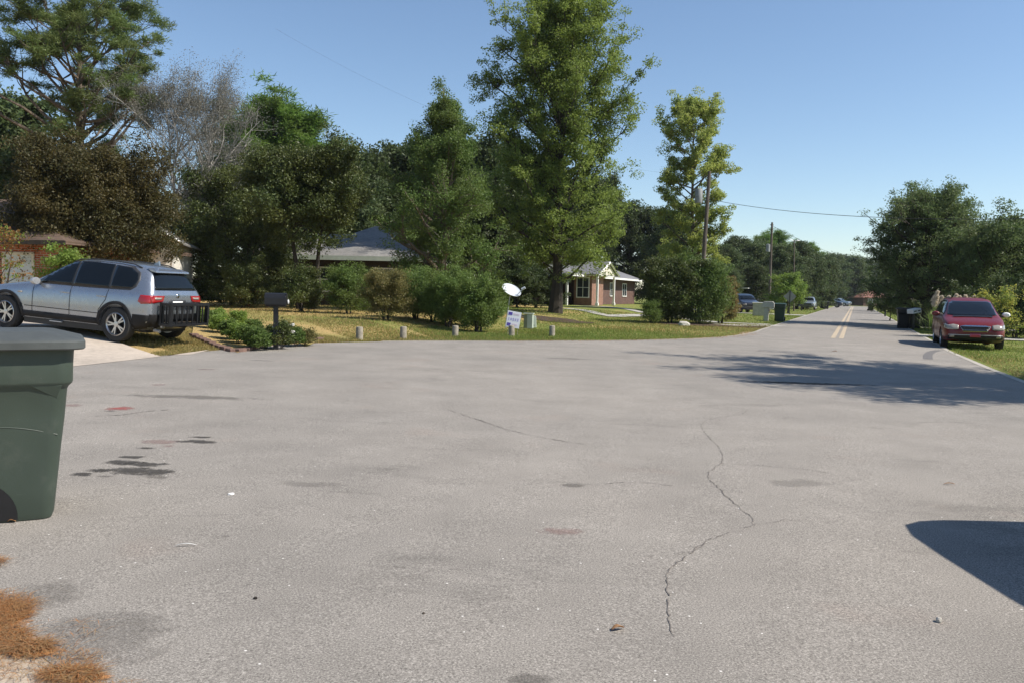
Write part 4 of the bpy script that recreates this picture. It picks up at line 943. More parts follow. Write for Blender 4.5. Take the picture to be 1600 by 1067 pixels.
# the vehicle right beside the camera whose shade falls on the asphalt
def boxcar():
    v = dup(suv, Vector((4.76, 3.12, float(gz(4.78, 3.0)))), R(-90), 'parked vehicle just outside the right edge of the view that shades the near asphalt')
    return v
BOX = boxcar()
# ================================================================ wheeled cart at the near left
def cart(label, loc, rz, mt, lid, name='wheeled_cart', H=1.05, wt=.66, wb=.54, dt=.84, db=.62, detail=True, cat='trash cart', group=None):
    t = thing(name, label, cat, loc, rz, group)
    def rr(w, d, r_, z, n=6, off=0):
        o = []
        for cx, cy, a in ((w / 2 - r_, d / 2 - r_, 0), (-w / 2 + r_, d / 2 - r_, 90), (-w / 2 + r_, -d / 2 + r_, 180), (w / 2 - r_, -d / 2 + r_, 270)):
            o += [(cx + r_ * math.cos(R(a + 90 * i / n)), cy + r_ * math.sin(R(a + 90 * i / n)) + off, z) for i in range(n + 1)]
        return o
    def shell(rings):
        vs = []; fs = []; k = len(rings[0])
        for r_ in rings: vs += r_
        for i in range(len(rings) - 1):
            for j in range(k): fs.append((i * k + j, i * k + (j + 1) % k, (i + 1) * k + (j + 1) % k, (i + 1) * k + j))
        fs.append(tuple(range(k))[::-1]); fs.append(tuple(range((len(rings) - 1) * k, len(rings) * k)))
        return MB().add(vs, fs)
    def wd_(z, g=0): f = z / H; return wb + (wt - wb) * f + g, db + (dt - db) * f + g
    rings = []
    for z, g, rad in ((0.012, -.05, .05), (.0, -.02, .06), (.035, .0, .075), (.20, 0, .075), (.45, .0, .08), (.62, .004, .08), (.80, .0, .08), (.815, .012, .085), (.835, .045, .09), (.85, .052, .09), (H - .10, .036, .09), (H - .03, .03, .09), (H - .028, .03, .09), (H, .03, .09)):
        w, d = wd_(z, g); rings.append(rr(w, d, rad, z))
    b = shell(rings).build('bin_body', mt, t, smooth=True)
    # lid: flat rim, raised sloping centre
    w, d = wd_(H, .15); lr = [rr(w - .02, d - .02, .10, H - .005), rr(w, d, .11, H + .003), rr(w, d, .11, H + .042), rr(w - .02, d - .02, .10, H + .052), rr(w - .05, d - .05, .09, H + .056), rr(w - .26, d - .30, .07, H + .098, off=.02), rr(w - .34, d - .38, .06, H + .103, off=.02)]
    l_ = shell(lr).build('lid', lid, t, smooth=True)
    if detail:
        # gripping ledge under the collar corners, curved moulding and flat black panel painting the wheel well's shade
        for s in (-1, 1):
            ww, dd = wd_(.80)
            MB().add([(s * (ww / 2 - .01), -dd / 2 + .03, .83), (s * (ww / 2 + .02), -dd / 2 + .03, .83), (s * (ww / 2 + .02), -dd / 2 + .20, .83), (s * (ww / 2 - .01), -dd / 2 + .20, .83), (s * (ww / 2 - .012), -dd / 2 + .05, .745), (s * (ww / 2 - .006), -dd / 2 + .06, .745)],
                     [(0, 1, 2, 3), (0, 4, 5, 1), (1, 5, 2), (0, 3, 4), (3, 2, 5, 4)]).build('ledge', mt, b, bevel=.004)
            P = []
            for i in range(17):
                a = -1.1 + 2.2 * i / 16; z = .50 + .085 * math.cos(a * 1.2); ww, dd = wd_(z); P.append((s * (ww / 2 + .001 - .012 * abs(a / 1.1) ** 6), a / 1.1 * dd * .46, z))
            MB().tube(P, [.0035] * 17, 6).build('moulding', mt, b, smooth=True)
            P = [(.37, 0), (-.12, 0)] + [(-.12 + .0 + .24 - .24 * math.cos(R(q)), .02 + .235 * math.sin(R(q))) for q in range(5, 120, 10)] + [(.33, .20)]
            V3 = []
            for u_, z_ in P:
                ww, dd = wd_(max(z_, .0)); u_ = min(u_, dd / 2 - .01); V3.append((s * (ww / 2 + .003), u_, z_ + .012))
            MB().add(V3, [tuple(range(len(V3)))]).build('wheel_well_shade', M['black'], b, recalc=False)
        MB().bar((-.3, dt / 2 + .07, H - .08), (.3, dt / 2 + .07, H - .08), .015, 8).bar((-.27, dt / 2 - .02, H - .08), (-.27, dt / 2 + .07, H - .08), .015, 8).bar((.27, dt / 2 - .02, H - .08), (.27, dt / 2 + .07, H - .08), .015, 8).build('handle', mt, t)
    for s in (-1, 1):
        T = Matrix.Translation((s * (wb / 2 + .03), db / 2 + .0, .13)) @ Matrix.Rotation(R(90), 4, 'Y')
        MB().lathe([(.03, -.03), (.12, -.03), (.13, -.02), (.13, .02), (.12, .03), (.03, .03)], 24, T, closed=True).build('wheel', M['rubber'], t, smooth=True)
    return t
# ================================================================ houses
def roofmesh(kind, x0, x1, y0, y1, ze, zr, ov=.5, hipin=None, th=.12):
    """roof over the rectangle, ridge along x; kind gable or hip"""
    X0, X1, Y0, Y1 = x0 - ov, x1 + ov, y0 - ov, y1 + ov; ym = (y0 + y1) / 2
    hi = (hipin if hipin is not None else (Y1 - Y0) / 2) if kind == 'hip' else 0
    b = MB(); T = [(X0, Y0, ze), (X1, Y0, ze), (X1, Y1, ze), (X0, Y1, ze), (X0 + hi, ym, zr), (X1 - hi, ym, zr)]
    B = [(x, y, z - th) for x, y, z in T[:4]]
    fs = [(0, 1, 5, 4), (2, 3, 4, 5), (1, 2, 5), (3, 0, 4), (6, 9, 8, 7), (0, 6, 7, 1), (1, 7, 8, 2), (2, 8, 9, 3), (3, 9, 6, 0)]
    return b.add(T + B, fs)
def window(parent, c, w, h, rz, frame=None, pane=None, mx=1, mz=1):
    """window on a wall whose outward normal is +x of rz"""
    T = Matrix.Translation(c) @ Matrix.Rotation(rz, 4, 'Z'); f = MB()
    def bx(y, z, dy, dz, x=.02, dx=.05): f.box(T @ Vector((x, y, z)), (dx, dy, dz), rz)
    bx(0, h / 2 + .04, w + .16, .08); bx(0, -h / 2 - .04, w + .16, .08, .03, .09); bx(-w / 2 - .04, 0, .08, h); bx(w / 2 + .04, 0, .08, h)
    for i in range(1, mx + 1): bx(-w / 2 + w * i / (mx + 1), 0, .045, h, .017, .035)
    for i in range(1, mz + 1): bx(0, -h / 2 + h * i / (mz + 1), w, .045, .0165, .033)
    fo = f.build('window', frame or M['white'], parent)
    MB().box(T @ Vector((.006, 0, 0)), (.012, w, h), rz).build('pane', pane or M['glassb'], fo)
    return fo
# grey hip-roofed house behind the shrubs
p = onp(545, 47); hz = float(gz(-9, 46))
hA = thing('house', 'low house with a grey shingled hip roof behind the magnolia and shrubs', 'house', (-12.6, 44.6, hz), R(1))
MB().box((3.6, 4, 1.2), (8.4, 8, 2.5)).build('wall', M['dwall'], hA)  # brick colour darkened to stand in for the shade under the eave
roofmesh('hip', -1.6, 7.8, 0, 8, 2.62, 4.1, .7, 3.6).build('roof', M['roof_g'], hA)
roofmesh('hip', 2.2, 7.0, 2.3, 9.2, 3.45, 4.75, .3, 2.4).build('roof', M['roof_g'], hA)
MB().box((3.1, -.72, 2.54), (10.8, .04, .24)).build('fascia', M['util'], hA)
window(hA, (2.2, 0, 1.4), 1.4, 1.2, R(-90)); window(hA, (5.6, 0, 1.4), 1.0, 1.2, R(-90))
# orange brick house at the far left
hB = thing('house', 'orange-red brick house with a brown roof at the far left behind the crossover', 'house', (-24.1, 28.2, .32), R(-4))
MB().box((4.5, 4, 1.25), (9, 8, 2.7)).build('wall', M['brick_o'], hB)
roofmesh('hip', 0, 9, 0, 8, 2.62, 4.4, .55).build('roof', M['roof_b'], hB)
MB().box((4.5, -.57, 2.54), (10.2, .04, .14)).build('fascia', M['barkd'], hB)
window(hB, (7.6, 0, 1.55), .95, 1.2, R(-90), pane=M['curtain'], frame=M['cream'], mx=0); window(hB, (3.2, 0, 1.35), 1.4, 1.3, R(-90))
# white sided garage
hC = thing('garage', 'white sided garage with a gable roof edge right of the purple-brown tree', 'garage', (-17.15, 32.6, float(gz(-14, 33))), R(14))
MB().box((1.7, 3, 1.35), (3.6, 6, 2.8)).build('wall', M['siding'], hC)
g = MB(); g.prism([(-.1, 2.75), (3.5, 2.75), (1.7, 3.75)], -.05, -6, Matrix.Translation((0, 0, 0)) @ Matrix.Rotation(R(90), 4, 'X')); g.build('gable', M['siding'], hC)
r_ = MB()
r_.add([(-.5, -.35, 2.62), (1.7, -.35, 3.86), (1.7, 6.3, 3.86), (-.5, 6.3, 2.62), (3.9, -.35, 2.62), (3.9, 6.3, 2.62), (-.5, -.35, 2.54), (1.7, -.35, 3.78), (1.7, 6.3, 3.78), (-.5, 6.3, 2.54), (3.9, -.35, 2.54), (3.9, 6.3, 2.54)],
       [(0, 1, 2, 3), (1, 4, 5, 2), (6, 9, 8, 7), (7, 8, 11, 10), (0, 6, 7, 1), (1, 7, 10, 4), (3, 2, 8, 9), (2, 5, 11, 8), (0, 3, 9, 6), (4, 10, 11, 5)])
r_.build('roof', M['roof_g'], hC)
MB().bar((-.5, -.37, 2.60), (1.7, -.37, 3.84), .045, 4).bar((1.7, -.37, 3.84), (3.9, -.37, 2.60), .045, 4).build('bargeboard', M['white'], hC)
MB().box((3.52, -.012, 1.35), (.1, .03, 2.7)).build('corner_board', M['white'], hC)
# brick house with white posts, parallel to the street: local x runs away along the street, -y faces the street
hz = float(gz(4, 74))
ang = math.atan2(SU[1], SU[0])
hD = thing('house', 'brick ranch house with white porch posts behind the tallest tree', 'house', (5.2, 69, hz), ang)
MB().box((13.2, 4.6, 1.2), (18.4, 8, 2.5)).build('wall', M['brick_d'], hD)
MB().box((3.6, -.05, 1.2), (3.4, 1.6, 2.5)).build('wall', M['brick_m'], hD)
roofmesh('hip', -1.1, 22.4, .4, 8.6, 2.52, 4.3, .7, 3.2).build('roof', M['roof_d'], hD)
MB().box((4.4, -.45, 2.50), (5.7, 2.0, .1)).build('porch_soffit', M['white'], hD)
MB().box((10.65, -.33, 2.44), (24.9, .05, .18)).build('fascia', M['white'], hD)
MB().box((-1.82, 4.5, 2.44), (.05, 9.6, .18)).build('fascia', M['white'], hD)
window(hD, (1.9, -.05, 1.45), 1.0, 1.6, R(180), mx=1, mz=1)
window(hD, (8.6, .6, 1.4), 1.5, 1.2, R(-90)); window(hD, (13.2, .6, 1.4), 1.2, 1.2, R(-90)); window(hD, (18, .6, 1.4), 1.5, 1.2, R(-90))
MB().box((6.4, .58, 1.05), (1.0, .06, 2.1)).build('door', M['white'], hD)
# porch gable facing the street
pg = MB(); pg.add([(1.5, -1.5, 2.57), (7.3, -1.5, 2.57), (4.4, -1.5, 3.6), (1.5, 2.6, 2.57), (7.3, 2.6, 2.57), (4.4, 2.6, 3.6)], [(0, 1, 2), (3, 5, 4), (0, 2, 5, 3), (1, 4, 5, 2), (0, 3, 4, 1)])
pgo = pg.build('porch_gable', M['cream'], hD)
MB().bar((1.15, -1.68, 2.5), (4.4, -1.68, 3.68), .09, 4).bar((4.4, -1.68, 3.68), (7.65, -1.68, 2.5), .09, 4).build('bargeboard', M['white'], hD)
pr_ = MB(); pr_.add([(1.2, -1.65, 2.53), (4.4, -1.65, 3.7), (4.4, 2.6, 3.7), (1.2, 2.6, 2.53), (7.6, -1.65, 2.53), (7.6, 2.6, 2.53)], [(0, 1, 2, 3), (1, 4, 5, 2)])
o = pr_.build('porch_roof', M['roof_d'], hD); so = o.modifiers.new('s', 'SOLIDIFY'); so.thickness = .07; so.offset = 1
for x, y in ((1.7, -1.38), (6.9, -1.38)):
    MB().box((x, y, 1.2), (.17, .17, 2.65)).box((x, y, .06), (.26, .26, .22)).build('porch_post', M['white'], hD)
for x, y in ((-1.0, .4), (-1.0, 4.0)):
    MB().box((x, y, 1.2), (.17, .17, 2.5)).build('carport_post', M['white'], hD)
MB().box((1.6, 8.4, 1.2), (4.6, .15, 2.5)).build('carport_wall', M['brick_d'], hD)
# far houses
hE = thing('house', 'far house with a rust-red roof behind the dark parked car', 'house', tuple(onp(1135, 90)), ang)
MB().box((5, 3, 1.2), (10, 6, 2.5)).build('wall', M['brick_d'], hE); roofmesh('gable', 0, 10, 0, 6, 2.5, 4.2, .5).build('roof', M['roof_r'], hE)
window(hE, (3, 0, 1.4), 1.2, 1.1, R(-90)); MB().box((6, -.9, 2.35), (3, 1.6, .08)).build('awning', M['white'], hE)
hF = thing('house', 'far grey roofed house left of the street beyond the pale pickup', 'house', tuple(onp(1272, 150)), ang)
MB().box((6, 3, 1.2), (12, 6, 2.5)).build('wall', M['cream'], hF); roofmesh('gable', 0, 12, 0, 6, 2.5, 4.0, .5).build('roof', M['roof_g'], hF); window(hF, (3, 0, 1.4), 1.2, 1.1, R(-90))
hG = thing('house', 'far small house with an orange-brown roof at the end of the street', 'house', tuple(onp(1349, 215)), R(10))
MB().box((4, 3, 1.0), (8, 6, 2.3)).build('wall', M['brick_d'], hG); roofmesh('hip', 0, 8, 0, 6, 2.2, 3.9, .5).build('roof', M['roof_r'], hG); window(hG, (2, 0, 1.3), 1.2, 1.0, R(-90))
# front walks and drive of the brick house
def gp(*a): return [G(x, y) for x, y in a]
ribbon('front_walk', dense(gp((880, 482), (905, 484), (950, 487), (1010, 492.5), (1060, 497), (1120, 504), (1205, 507)), 1), -.55, .55, M['concg'], .004)
ribbon('front_walk', dense(gp((905, 478.6), (940, 479.2), (1008, 484)), 1), -.5, .5, M['concg'], .004)
ribbon('side_drive', dense(gp((1128, 508), (1170, 508.5), (1215, 509)), 1), -.9, .9, M['concg'], .008)
ribbon('side_drive', dense([Vector(uv2xy(55, -3.3)), Vector(uv2xy(55, -14))], 1), -1.6, 1.6, M['concg'], .004)
ribbon('side_drive', dense([Vector(uv2xy(41.5, -3.3)), Vector(uv2xy(41.5, -14))], 1), -1.3, 1.3, M['concg'], .004)
ribbon('side_drive', dense([Vector(uv2xy(78, 3.3)), Vector(uv2xy(78, 16))], 1), -1.8, 1.8, M['concg'], .004)
# mulch beds
def blob(name, c, rx, ry, mt, dz, seed, n=26, rz=0, kind='structure', step=.5, j=.14):
    r_ = random.Random(seed); P = []
    for i in range(n):
        a = 2 * math.pi * i / n; q = 1 + r_.uniform(-j, j); x, y = rx * q * math.cos(a), ry * q * math.sin(a)
        P.append((c.x + x * math.cos(rz) - y * math.sin(rz), c.y + x * math.sin(rz) + y * math.cos(rz)))
    return drape(name, P, mt, dz, step, kind)
blob('mulch_bed', G(1118, 508), 3.0, 1.9, M['mulch'], .002, 1)
blob('mulch_bed', G(868, 491), 1.7, 1.8, M['mulch'], .0, 2)
# ================================================================ street furniture
cb = G(38, 812)
cart('large dark green wheeled trash cart with a grey-green lid at the near left edge', (-3.215, 5.12, float(gz(-3.215, 5.12))), R(119), M['greenp'], M['greenl'])
cart('dark green cart with grass-lit side beside the pale mailbox stand on the left verge', onp(1219, 53), R(-22), M['dgreen'], M['dgreen'], detail=False)
cart('dark cart nearest the road in front of the spreading oak', tuple(onp(1413, 46.5)), R(160), M['black'], M['blackp'], detail=False)
cart('dark cart under the white newspaper boxes in front of the spreading oak', tuple(onp(1430, 47)), R(150), M['black'], M['blackp'], detail=False)
# pale plastic mailbox stand
p = onp(1201, 52)
t = thing('mailbox_stand', 'pale grey plastic mailbox stand beside the dark green cart', 'mailbox', p, R(-20))
MB().box((-.12, 0, .42), (.30, .28, .84)).build('pedestal', M['greyp'], t, bevel=.03)
MB().prism([(-.36, .84), (.36, .84), (.36, 1.12), (.26, 1.24), (-.26, 1.24), (-.36, 1.12)], -.19, .19, Matrix.Rotation(R(90), 4, 'X')).build('box', M['greyp'], t, bevel=.02)
MB().box((.2, 0, .80), (.26, .2, .1)).build('paper_holder', M['white'], t)
# pale low cabinet behind it
p = onp(1188, 66); t = thing('utility_cabinet', 'low white cabinet behind the pale mailbox stand', 'utility box', p, R(-15))
MB().box((0, 0, .5), (1.1, .6, 1.0)).build('body', M['greyp'], t, bevel=.03); MB().box((0, 0, 1.03), (1.2, .7, .07)).build('lid', M['white'], t, bevel=.02)
# white newspaper boxes on a post by the right carts
p = onp(1429, 44.6); t = thing('newspaper_boxes', 'tilted white newspaper box on a post above the dark carts', 'newspaper box', p, R(20))
MB().box((0, 0, .45), (.08, .08, .9)).build('post', M['blackp'], t)
MB().box((0, 0, 1.0), (.58, .42, .24), M=Matrix.Rotation(R(-9), 4, 'Y')).build('box', M['white'], t, bevel=.02)
for dx in (-.13, .13): MB().box((dx, -.216, 1.0 + dx * .16), (.17, .012, .05), M=Matrix.Rotation(R(-9), 4, 'Y')).build('opening', M['black'], t)
# dark kerb-side mailbox further down on the right and on the left
def mailbox(label, p, rz, mt, hgt=1.05, flagc=None, post='post', s=1.0, name='mailbox'):
    t = thing(name, label, 'mailbox', p, rz)
    MB().box((0, 0, hgt / 2), (.10, .10, hgt)).build('post', mt, t)
    b = MB(); n = 10; w, l_, hh = .15 * s, .27 * s, .17 * s
    pr = [(-w, 0), (w, 0), (w, hh)] + [(w * math.cos(R(180 * i / n)), hh + w * .9 * math.sin(R(180 * i / n))) for i in range(1, n)] + [(-w, hh)]
    b.prism(pr, -l_, l_, Matrix.Translation((0, 0, hgt)) @ Matrix.Rotation(R(90), 4, 'Z') @ Matrix.Rotation(R(90), 4, 'X'))
    bo = b.build('box', mt, t, bevel=.006)
    MB().box((l_ + .006, 0, hgt + hh * .9), (.012, w * 1.8, hh * 1.6)).build('door', mt, bo)
    MB().box((0, 0, hgt - .02), (l_ * 1.8, w * 1.7, .035)).build('shelf', M['barkd'], t)
    if flagc: MB().box((l_ * .2, -w - .012, hgt + hh), (.2, .012, .06)).build('flag', flagc, bo)
    return t, bo
pm = G(431, 521); pm = Vector((pm.x, pm.y, float(gz(pm.x, pm.y))))
t, bo = mailbox('large black mailbox on a dark post in the flower bed', pm, R(8), M['black'], .98, None, s=.85)
MB().lathe([(0, 0), (.045, .0), (.05, .02), (0, .03)], 12, Matrix.Translation((.265, -.07, 1.05)) @ Matrix.Rotation(R(90), 4, 'Y')).build('reflector', M['white'], bo)
mailbox('dark mailbox on the right verge beyond the dark carts', onp(1384, 80), R(110), M['black'], 1.0)
mailbox('small dark mailbox on the left verge before the far pale pickup', onp(1253, 100), R(110), M['black'], 1.0)
cart('small far dark cart on the left verge beyond the pale pickup', onp(1291, 125), 0, M['black'], M['blackp'], detail=False)
cart('small far dark cart on the right verge near the end of the street', onp(1361, 120), 0, M['black'], M['blackp'], detail=False)
# stub posts along the verge
stub = None; labs = ['weathered stub post at the left end of the row by the flower bed', 'weathered stub post second from the left in the row', 'weathered stub post left of the yard sign, third in the row', 'weathered stub post holding the yard sign', 'weathered stub post right of the green utility cabinets']
for i, (px, py) in enumerate(((561.5, 530), (630, 528.5), (711, 526), (799.5, 524.5), (862.5, 524.5))):
    b = G(px, py)
    if stub is None:
        stub = tag(MB().lathe([(0, -.1), (.098, -.1), (.095, .30), (.088, .325), (.05, .335), (0, .336)], 18).build('stub_post', M['post'], smooth=True), labs[0], 'post', 'short posts along the lawn edge'); o = stub
    else: o = stub.copy(); COL.objects.link(o); o['label'] = labs[i]
    o.location = b; o.rotation_euler = (R(2 * (i % 3 - 1)), R(1.5 * (i % 2)), i)
# yard sign
b = G(801, 523); t = thing('yard_sign', 'white yard sign with purple blocks and lilac lettering leaning on a stub post', 'sign', (b.x, b.y - .14, b.z), R(0))
sh = Matrix.Rotation(R(9), 4, 'Y')
bd = MB().box((.02, 0, .50), (.45, .012, .53), M=sh).build('board', M['signw'], t)
def onb(x, z, w, h, mt, nm):
    o = MB().box(Matrix.Translation((.02, 0, .50)) @ sh @ Vector((x, -.008, z)), (w, .004, h), M=sh).build(nm, mt, bd)
def txt(s, x, z, size, mt, nm='lettering'):
    cu = bpy.data.curves.new('t', 'FONT'); cu.body = s; cu.size = size; cu.extrude = .002; cu.align_x = 'LEFT'
    o = bpy.data.objects.new('t', cu); COL.objects.link(o); me = evalmesh(o); bpy.data.objects.remove(o)
    me.transform(Matrix.Translation((.02, 0, .50)) @ sh @ Matrix.Translation((x, -.008, z)) @ Matrix.Rotation(R(90), 4, 'X'))
    link(nm, me, mt, bd)
onb(-.13, .175, .13, .10, M['purple'], 'printed_block'); onb(-.13, -.175, .12, .10, M['purple'], 'printed_block')
for z in (.19, .155): onb(.07, z, .20, .014, M['pink'], 'printed_line')
for z in (-.15, -.185): onb(.06, z, .18, .014, M['pink'], 'printed_line')
for i in range(5): onb(-.155 + .075 * i, .0 + (.004 if i % 2 else 0), .045 if i else .028, .10 - .02 * (i % 2), M['lilac'], 'printed_character')
for s in (-.16, .16): MB().bar((s + .0, .012, -.05), (s + .02, .012, .6), .005, 5).build('stake', M['metal'], t)
# utility pedestals
b = G(826, 512.5); t = thing('utility_pedestal', 'olive and pale green square utility pedestal right of the yard sign', 'utility box', b, R(-12))
MB().box((.06, 0, .26), (.22, .24, .56)).build('body', M['util'], t, bevel=.012); MB().box((-.115, 0, .25), (.13, .235, .53)).build('door', M['utild'], t, bevel=.008); MB().box((.0, 0, .555), (.40, .28, .035)).build('cap', M['util'], t, bevel=.01)
MB().box((-.33, .02, .5), (.34, .05, .05), M=Matrix.Rotation(R(12), 4, 'Y')).build('arm', M['utild'], t)
b = G(833.5, 512); t = thing('utility_pedestal', 'smaller pale green utility pedestal, right one of the pair', 'utility box', b, R(8))
MB().prism([(-.11, 0), (.11, 0), (.09, .40), (.05, .47), (-.09, .47)], -.10, .10, Matrix.Rotation(R(90), 4, 'X')).build('body', M['util'], t, bevel=.012)
MB().box((0, -.106, .25), (.14, .012, .3)).build('door', M['util'], t)
# satellite dish
b = onp(790, 31.5); t = thing('satellite_dish', 'white satellite dish on a thin leaning pole beside the shrubs', 'satellite dish', b)
sc = b.y / F; topp = Vector((.16, 0, at(793, 463, b.y).z - b.z))
MB().bar((0, 0, -.1), topp, .022, 10).build('pole', M['metal'], t, smooth=True)
DT = Matrix.Translation(topp + Vector((.02, -.08, .16))) @ Vector((.42, -.50, .76)).to_track_quat('Z', 'Y').to_matrix().to_4x4()
pr = [(.0, .0)] + [(.33 * i / 8, .16 * (i / 8) ** 2 * .6) for i in range(1, 9)] + [(.338, .105)] + [(.33 * i / 8, .16 * (i / 8) ** 2 * .6 - .014) for i in range(8, 0, -1)] + [(0, -.014)]
MB().lathe(pr, 40, DT @ Matrix.Diagonal((1.2, 1.1, 1, 1))).build('reflector_dish', M['dish'], t, smooth=True)
fc = topp + Vector((.02, -.08, .16)); MB().bar(fc + Vector((.22, -.10, -.14)), fc + Vector((.50, -.18, .14)), .016, 6).build('feed_arm', M['dish'], t)
MB().bar(fc + Vector((.42, -.16, .10)), fc + Vector((.55, -.18, .17)), .05, 10).build('feed_horn', M['dish'], t, smooth=True)
MB().bar(topp, DT @ Vector((0, 0, -.02)), .03, 8).build('bracket', M['metal'], t)
# poles, transformer, wires
def upole(label, px0, px1, ytop, Y, r_=.15, name='utility_pole', **k):
    b = onp(px0, Y); tp = at(px1, ytop, Y)
    t = thing(name, label, 'utility pole', b); d = tp - b
    MB().tube([(0, 0, -.3), d * .5, d], [r_, r_ * .85, r_ * .68], 12).build('shaft', M['pole'], t, smooth=True); return t, b, tp
t, b1, tp1 = upole('leaning wooden utility pole with a grey transformer in front of the light green tree', 1094, 1108.5, 268, 50)
q = (at(1101, 307, 50) - b1)
MB().lathe([(0, -.42), (.21, -.42), (.22, -.38), (.22, .36), (.18, .42), (0, .44)], 20, Matrix.Translation(q + Vector((-.36, -.05, 0)))).build('transformer', M['tgrey'], t, smooth=True)
MB().box(q + Vector((-.14, -.02, .2)), (.2, .06, .06)).build('bracket', M['black'], t)
t, b2, tp2 = upole('upright wooden utility pole farther down the street', 1202, 1206.5, 348, 86, .15)
MB().lathe([(0, -.4), (.2, -.4), (.2, .36), (0, .42)], 16, Matrix.Translation(at(1203.5, 388, 86) - b2 + Vector((-.25, -.1, 0)))).build('transformer', M['tgrey'], t, smooth=True)
MB().box(at(1206, 352, 86) - b2, (.35, .08, .08)).build('bracket', M['pole'], t)
p3 = onp(1241, 96); tp3 = at(1241, 376, 96)
t = thing('street_lamp', 'thin street lamp pole with a curved arm right of the far utility pole', 'street lamp', p3); d = tp3 - p3
MB().tube([(0, 0, -.2), d * .5, d], [.10, .085, .06], 8).build('pole', M['pole'], t, smooth=True)
MB().tube([d - Vector((0, 0, .05)), d + Vector((-.5, 0, .1)), d + Vector((-1.1, 0, -.05))], [.03, .028, .025], 6).build('arm', M['metal'], t)
MB().tube([d + Vector((-.05, 0, -.06)), d + Vector((-.3, 0, .06)), d + Vector((.3, 0, .0)), d + Vector((.5, 0, -.02))][:1] + [d + Vector((.35, 0, -.02)), d + Vector((.62, 0, -.04))], [.05, .09, .05], 8).build('lamp_head', M['metal'], t)
def wire(name, label, a, b, sag, r_=.012, cat='wire', k=24):
    P = [a.lerp(b, i / k) - Vector((0, 0, sag * 4 * (i / k) * (1 - i / k))) for i in range(k + 1)]
    return tag(MB().tube(P, [r_] * (k + 1), 4).build(name, M['wire']), label, cat)
wire('overhead_wire', 'thin overhead wire crossing the street from the leaning pole to the right edge', at(1107, 312, 50), at(1700, 340, 27), .45, .012)
wire('overhead_wire', 'faint thin wire running down the street from the far utility pole toward its end', at(1206, 353, 86), at(1345, 405, 190), .8, .018)
wire('overhead_wire', 'faint thin wire crossing the sky at upper left behind the pointed tree', at(430, 45, 40), at(1108, 275, 50), 1.6, .0028)
# diamond sign seen from behind
b = onp(1234, 74); t = thing('road_sign', 'grey back of a diamond road sign on a dark post beside the left verge', 'sign', b, R(-20))
MB().box((0, 0, 1.0), (.07, .07, 2.3)).build('post', M['black'], t)
MB().box((0, .045, 1.62), (.78, .012, .78), M=Matrix.Rotation(R(45), 4, 'Y')).build('plate', M['alu'], t)
# red wooden bench under the magnolia
b = onp(403, 38.5); t = thing('garden_bench', 'red wooden bench under the dark shade tree', 'bench', b, R(5))
MB().box((0, 0, .42), (.95, .38, .05)).build('seat', M['wood_r'], t); MB().box((0, .2, .68), (.95, .04, .07)).box((0, .2, .54), (.95, .04, .05)).build('backrest', M['wood_r'], t)
for x in (-.42, .42):
    for y in (-.15, .19): MB().box((x, y, .2 if y < 0 else .35), (.06, .06, .42 if y < 0 else .72)).build('leg', M['wood_r'], t)
# flower bed edging blocks
eb = [G(x, y) for x, y in ((300, 513), (318, 515.5), (336, 518), (354, 521), (372, 524.5), (392, 529), (412, 533.5), (424, 536.5), (440, 535), (455, 534), (470, 533), (486, 532), (503, 530.5))]
pts = dense(eb, .05); acc = [pts[0]]; 
for q in pts:
    if (q - acc[-1]).length > .30: acc.append(q)
prot = None
for i in range(len(acc) - 1):
    a, c = acc[i], acc[i + 1]; m_ = (a + c) / 2; an = math.atan2(c.y - a.y, c.x - a.x)
    if prot is None:
        prot = MB().prism([(-.13, -.08), (.13, -.08), (.145, .02), (.11, .09), (-.11, .09), (-.145, .02)], -.04, .085).build('edging_block', M['block'], bevel=.012); o = prot
        tag(o, 'red concrete block in the low edging round the flower bed by the mailbox', 'edging block', 'red blocks edging the flower bed')
    else: o = prot.copy(); COL.objects.link(o)
    o.location = (m_.x, m_.y, float(gz(m_.x, m_.y)) - .02); o.rotation_euler = (0, 0, an + rng.uniform(-.08, .08)); o.scale = (1, 1, rng.uniform(.9, 1.1))
prot['label'] = 'red concrete edging block at the end of the bed nearest the crossover rack'; del prot['group']
o['label'] = 'red concrete edging block at the far right tip of the flower bed'; del o['group']
# bed soil and plants
bed = [Vector(p[:2]) for p in eb] + [Vector(G(478, 520)[:2]), Vector(G(440, 506)[:2]), Vector(G(370, 500)[:2]), Vector(G(305, 500)[:2])]
drape('flower_bed_soil', bed, M['grass'], .01)
rb = random.Random(12)
def bedplant(px, py, h, leaf, seed, label, n=44, size=.045, w=.22, flower=False):
    p = G(px, py)
    t = tree('bed_plant', label, 'plant', p, h, [(0, w * .5), (.4, w), (.8, w * .8), (1, w * .4)], leaf, M['bark'], seed, r0=.015, stems=3, nl=12, cr=.13, n=n, size=size, t0=.1, incl=(1.6, .8), nsub=3, fill=12, bend=.2, trunktop=.8)
    if flower:
        rs = np.random.RandomState(4)
        for k in range(8):
            c = np.array([[rs.uniform(-.28, .28), rs.uniform(-.2, .05), h * rs.uniform(.6, 1.1)]]); V, Fc = leafcloud(c, np.array([.05]), 22, .06, rs, 1)
            link('flower', npmesh('flower', V, Fc), LM['flower'], t)
    return t
BL = ['small plant at the bed end nearest the cargo rack', 'bright plant just right of the rack-side end of the bed', 'bright tufted plant with the edging bending below it', 'green plant in the left half of the bed', 'mid green plant left of centre in the bed', 'plant left of centre close to the block edging', 'glossy dark plant just left of the mailbox post', 'bright plant at the back edge of the bed on the left', 'bright plant at the back edge of the bed, middle', 'green plant at the back of the bed behind the post', 'dark plant touching the mailbox post from the left', 'plant right of the white flowers', 'olive-brown plant at the right tip of the bed', 'low bright grass-like tuft in front of the mailbox post', 'low bright tuft in front of the white flowers']
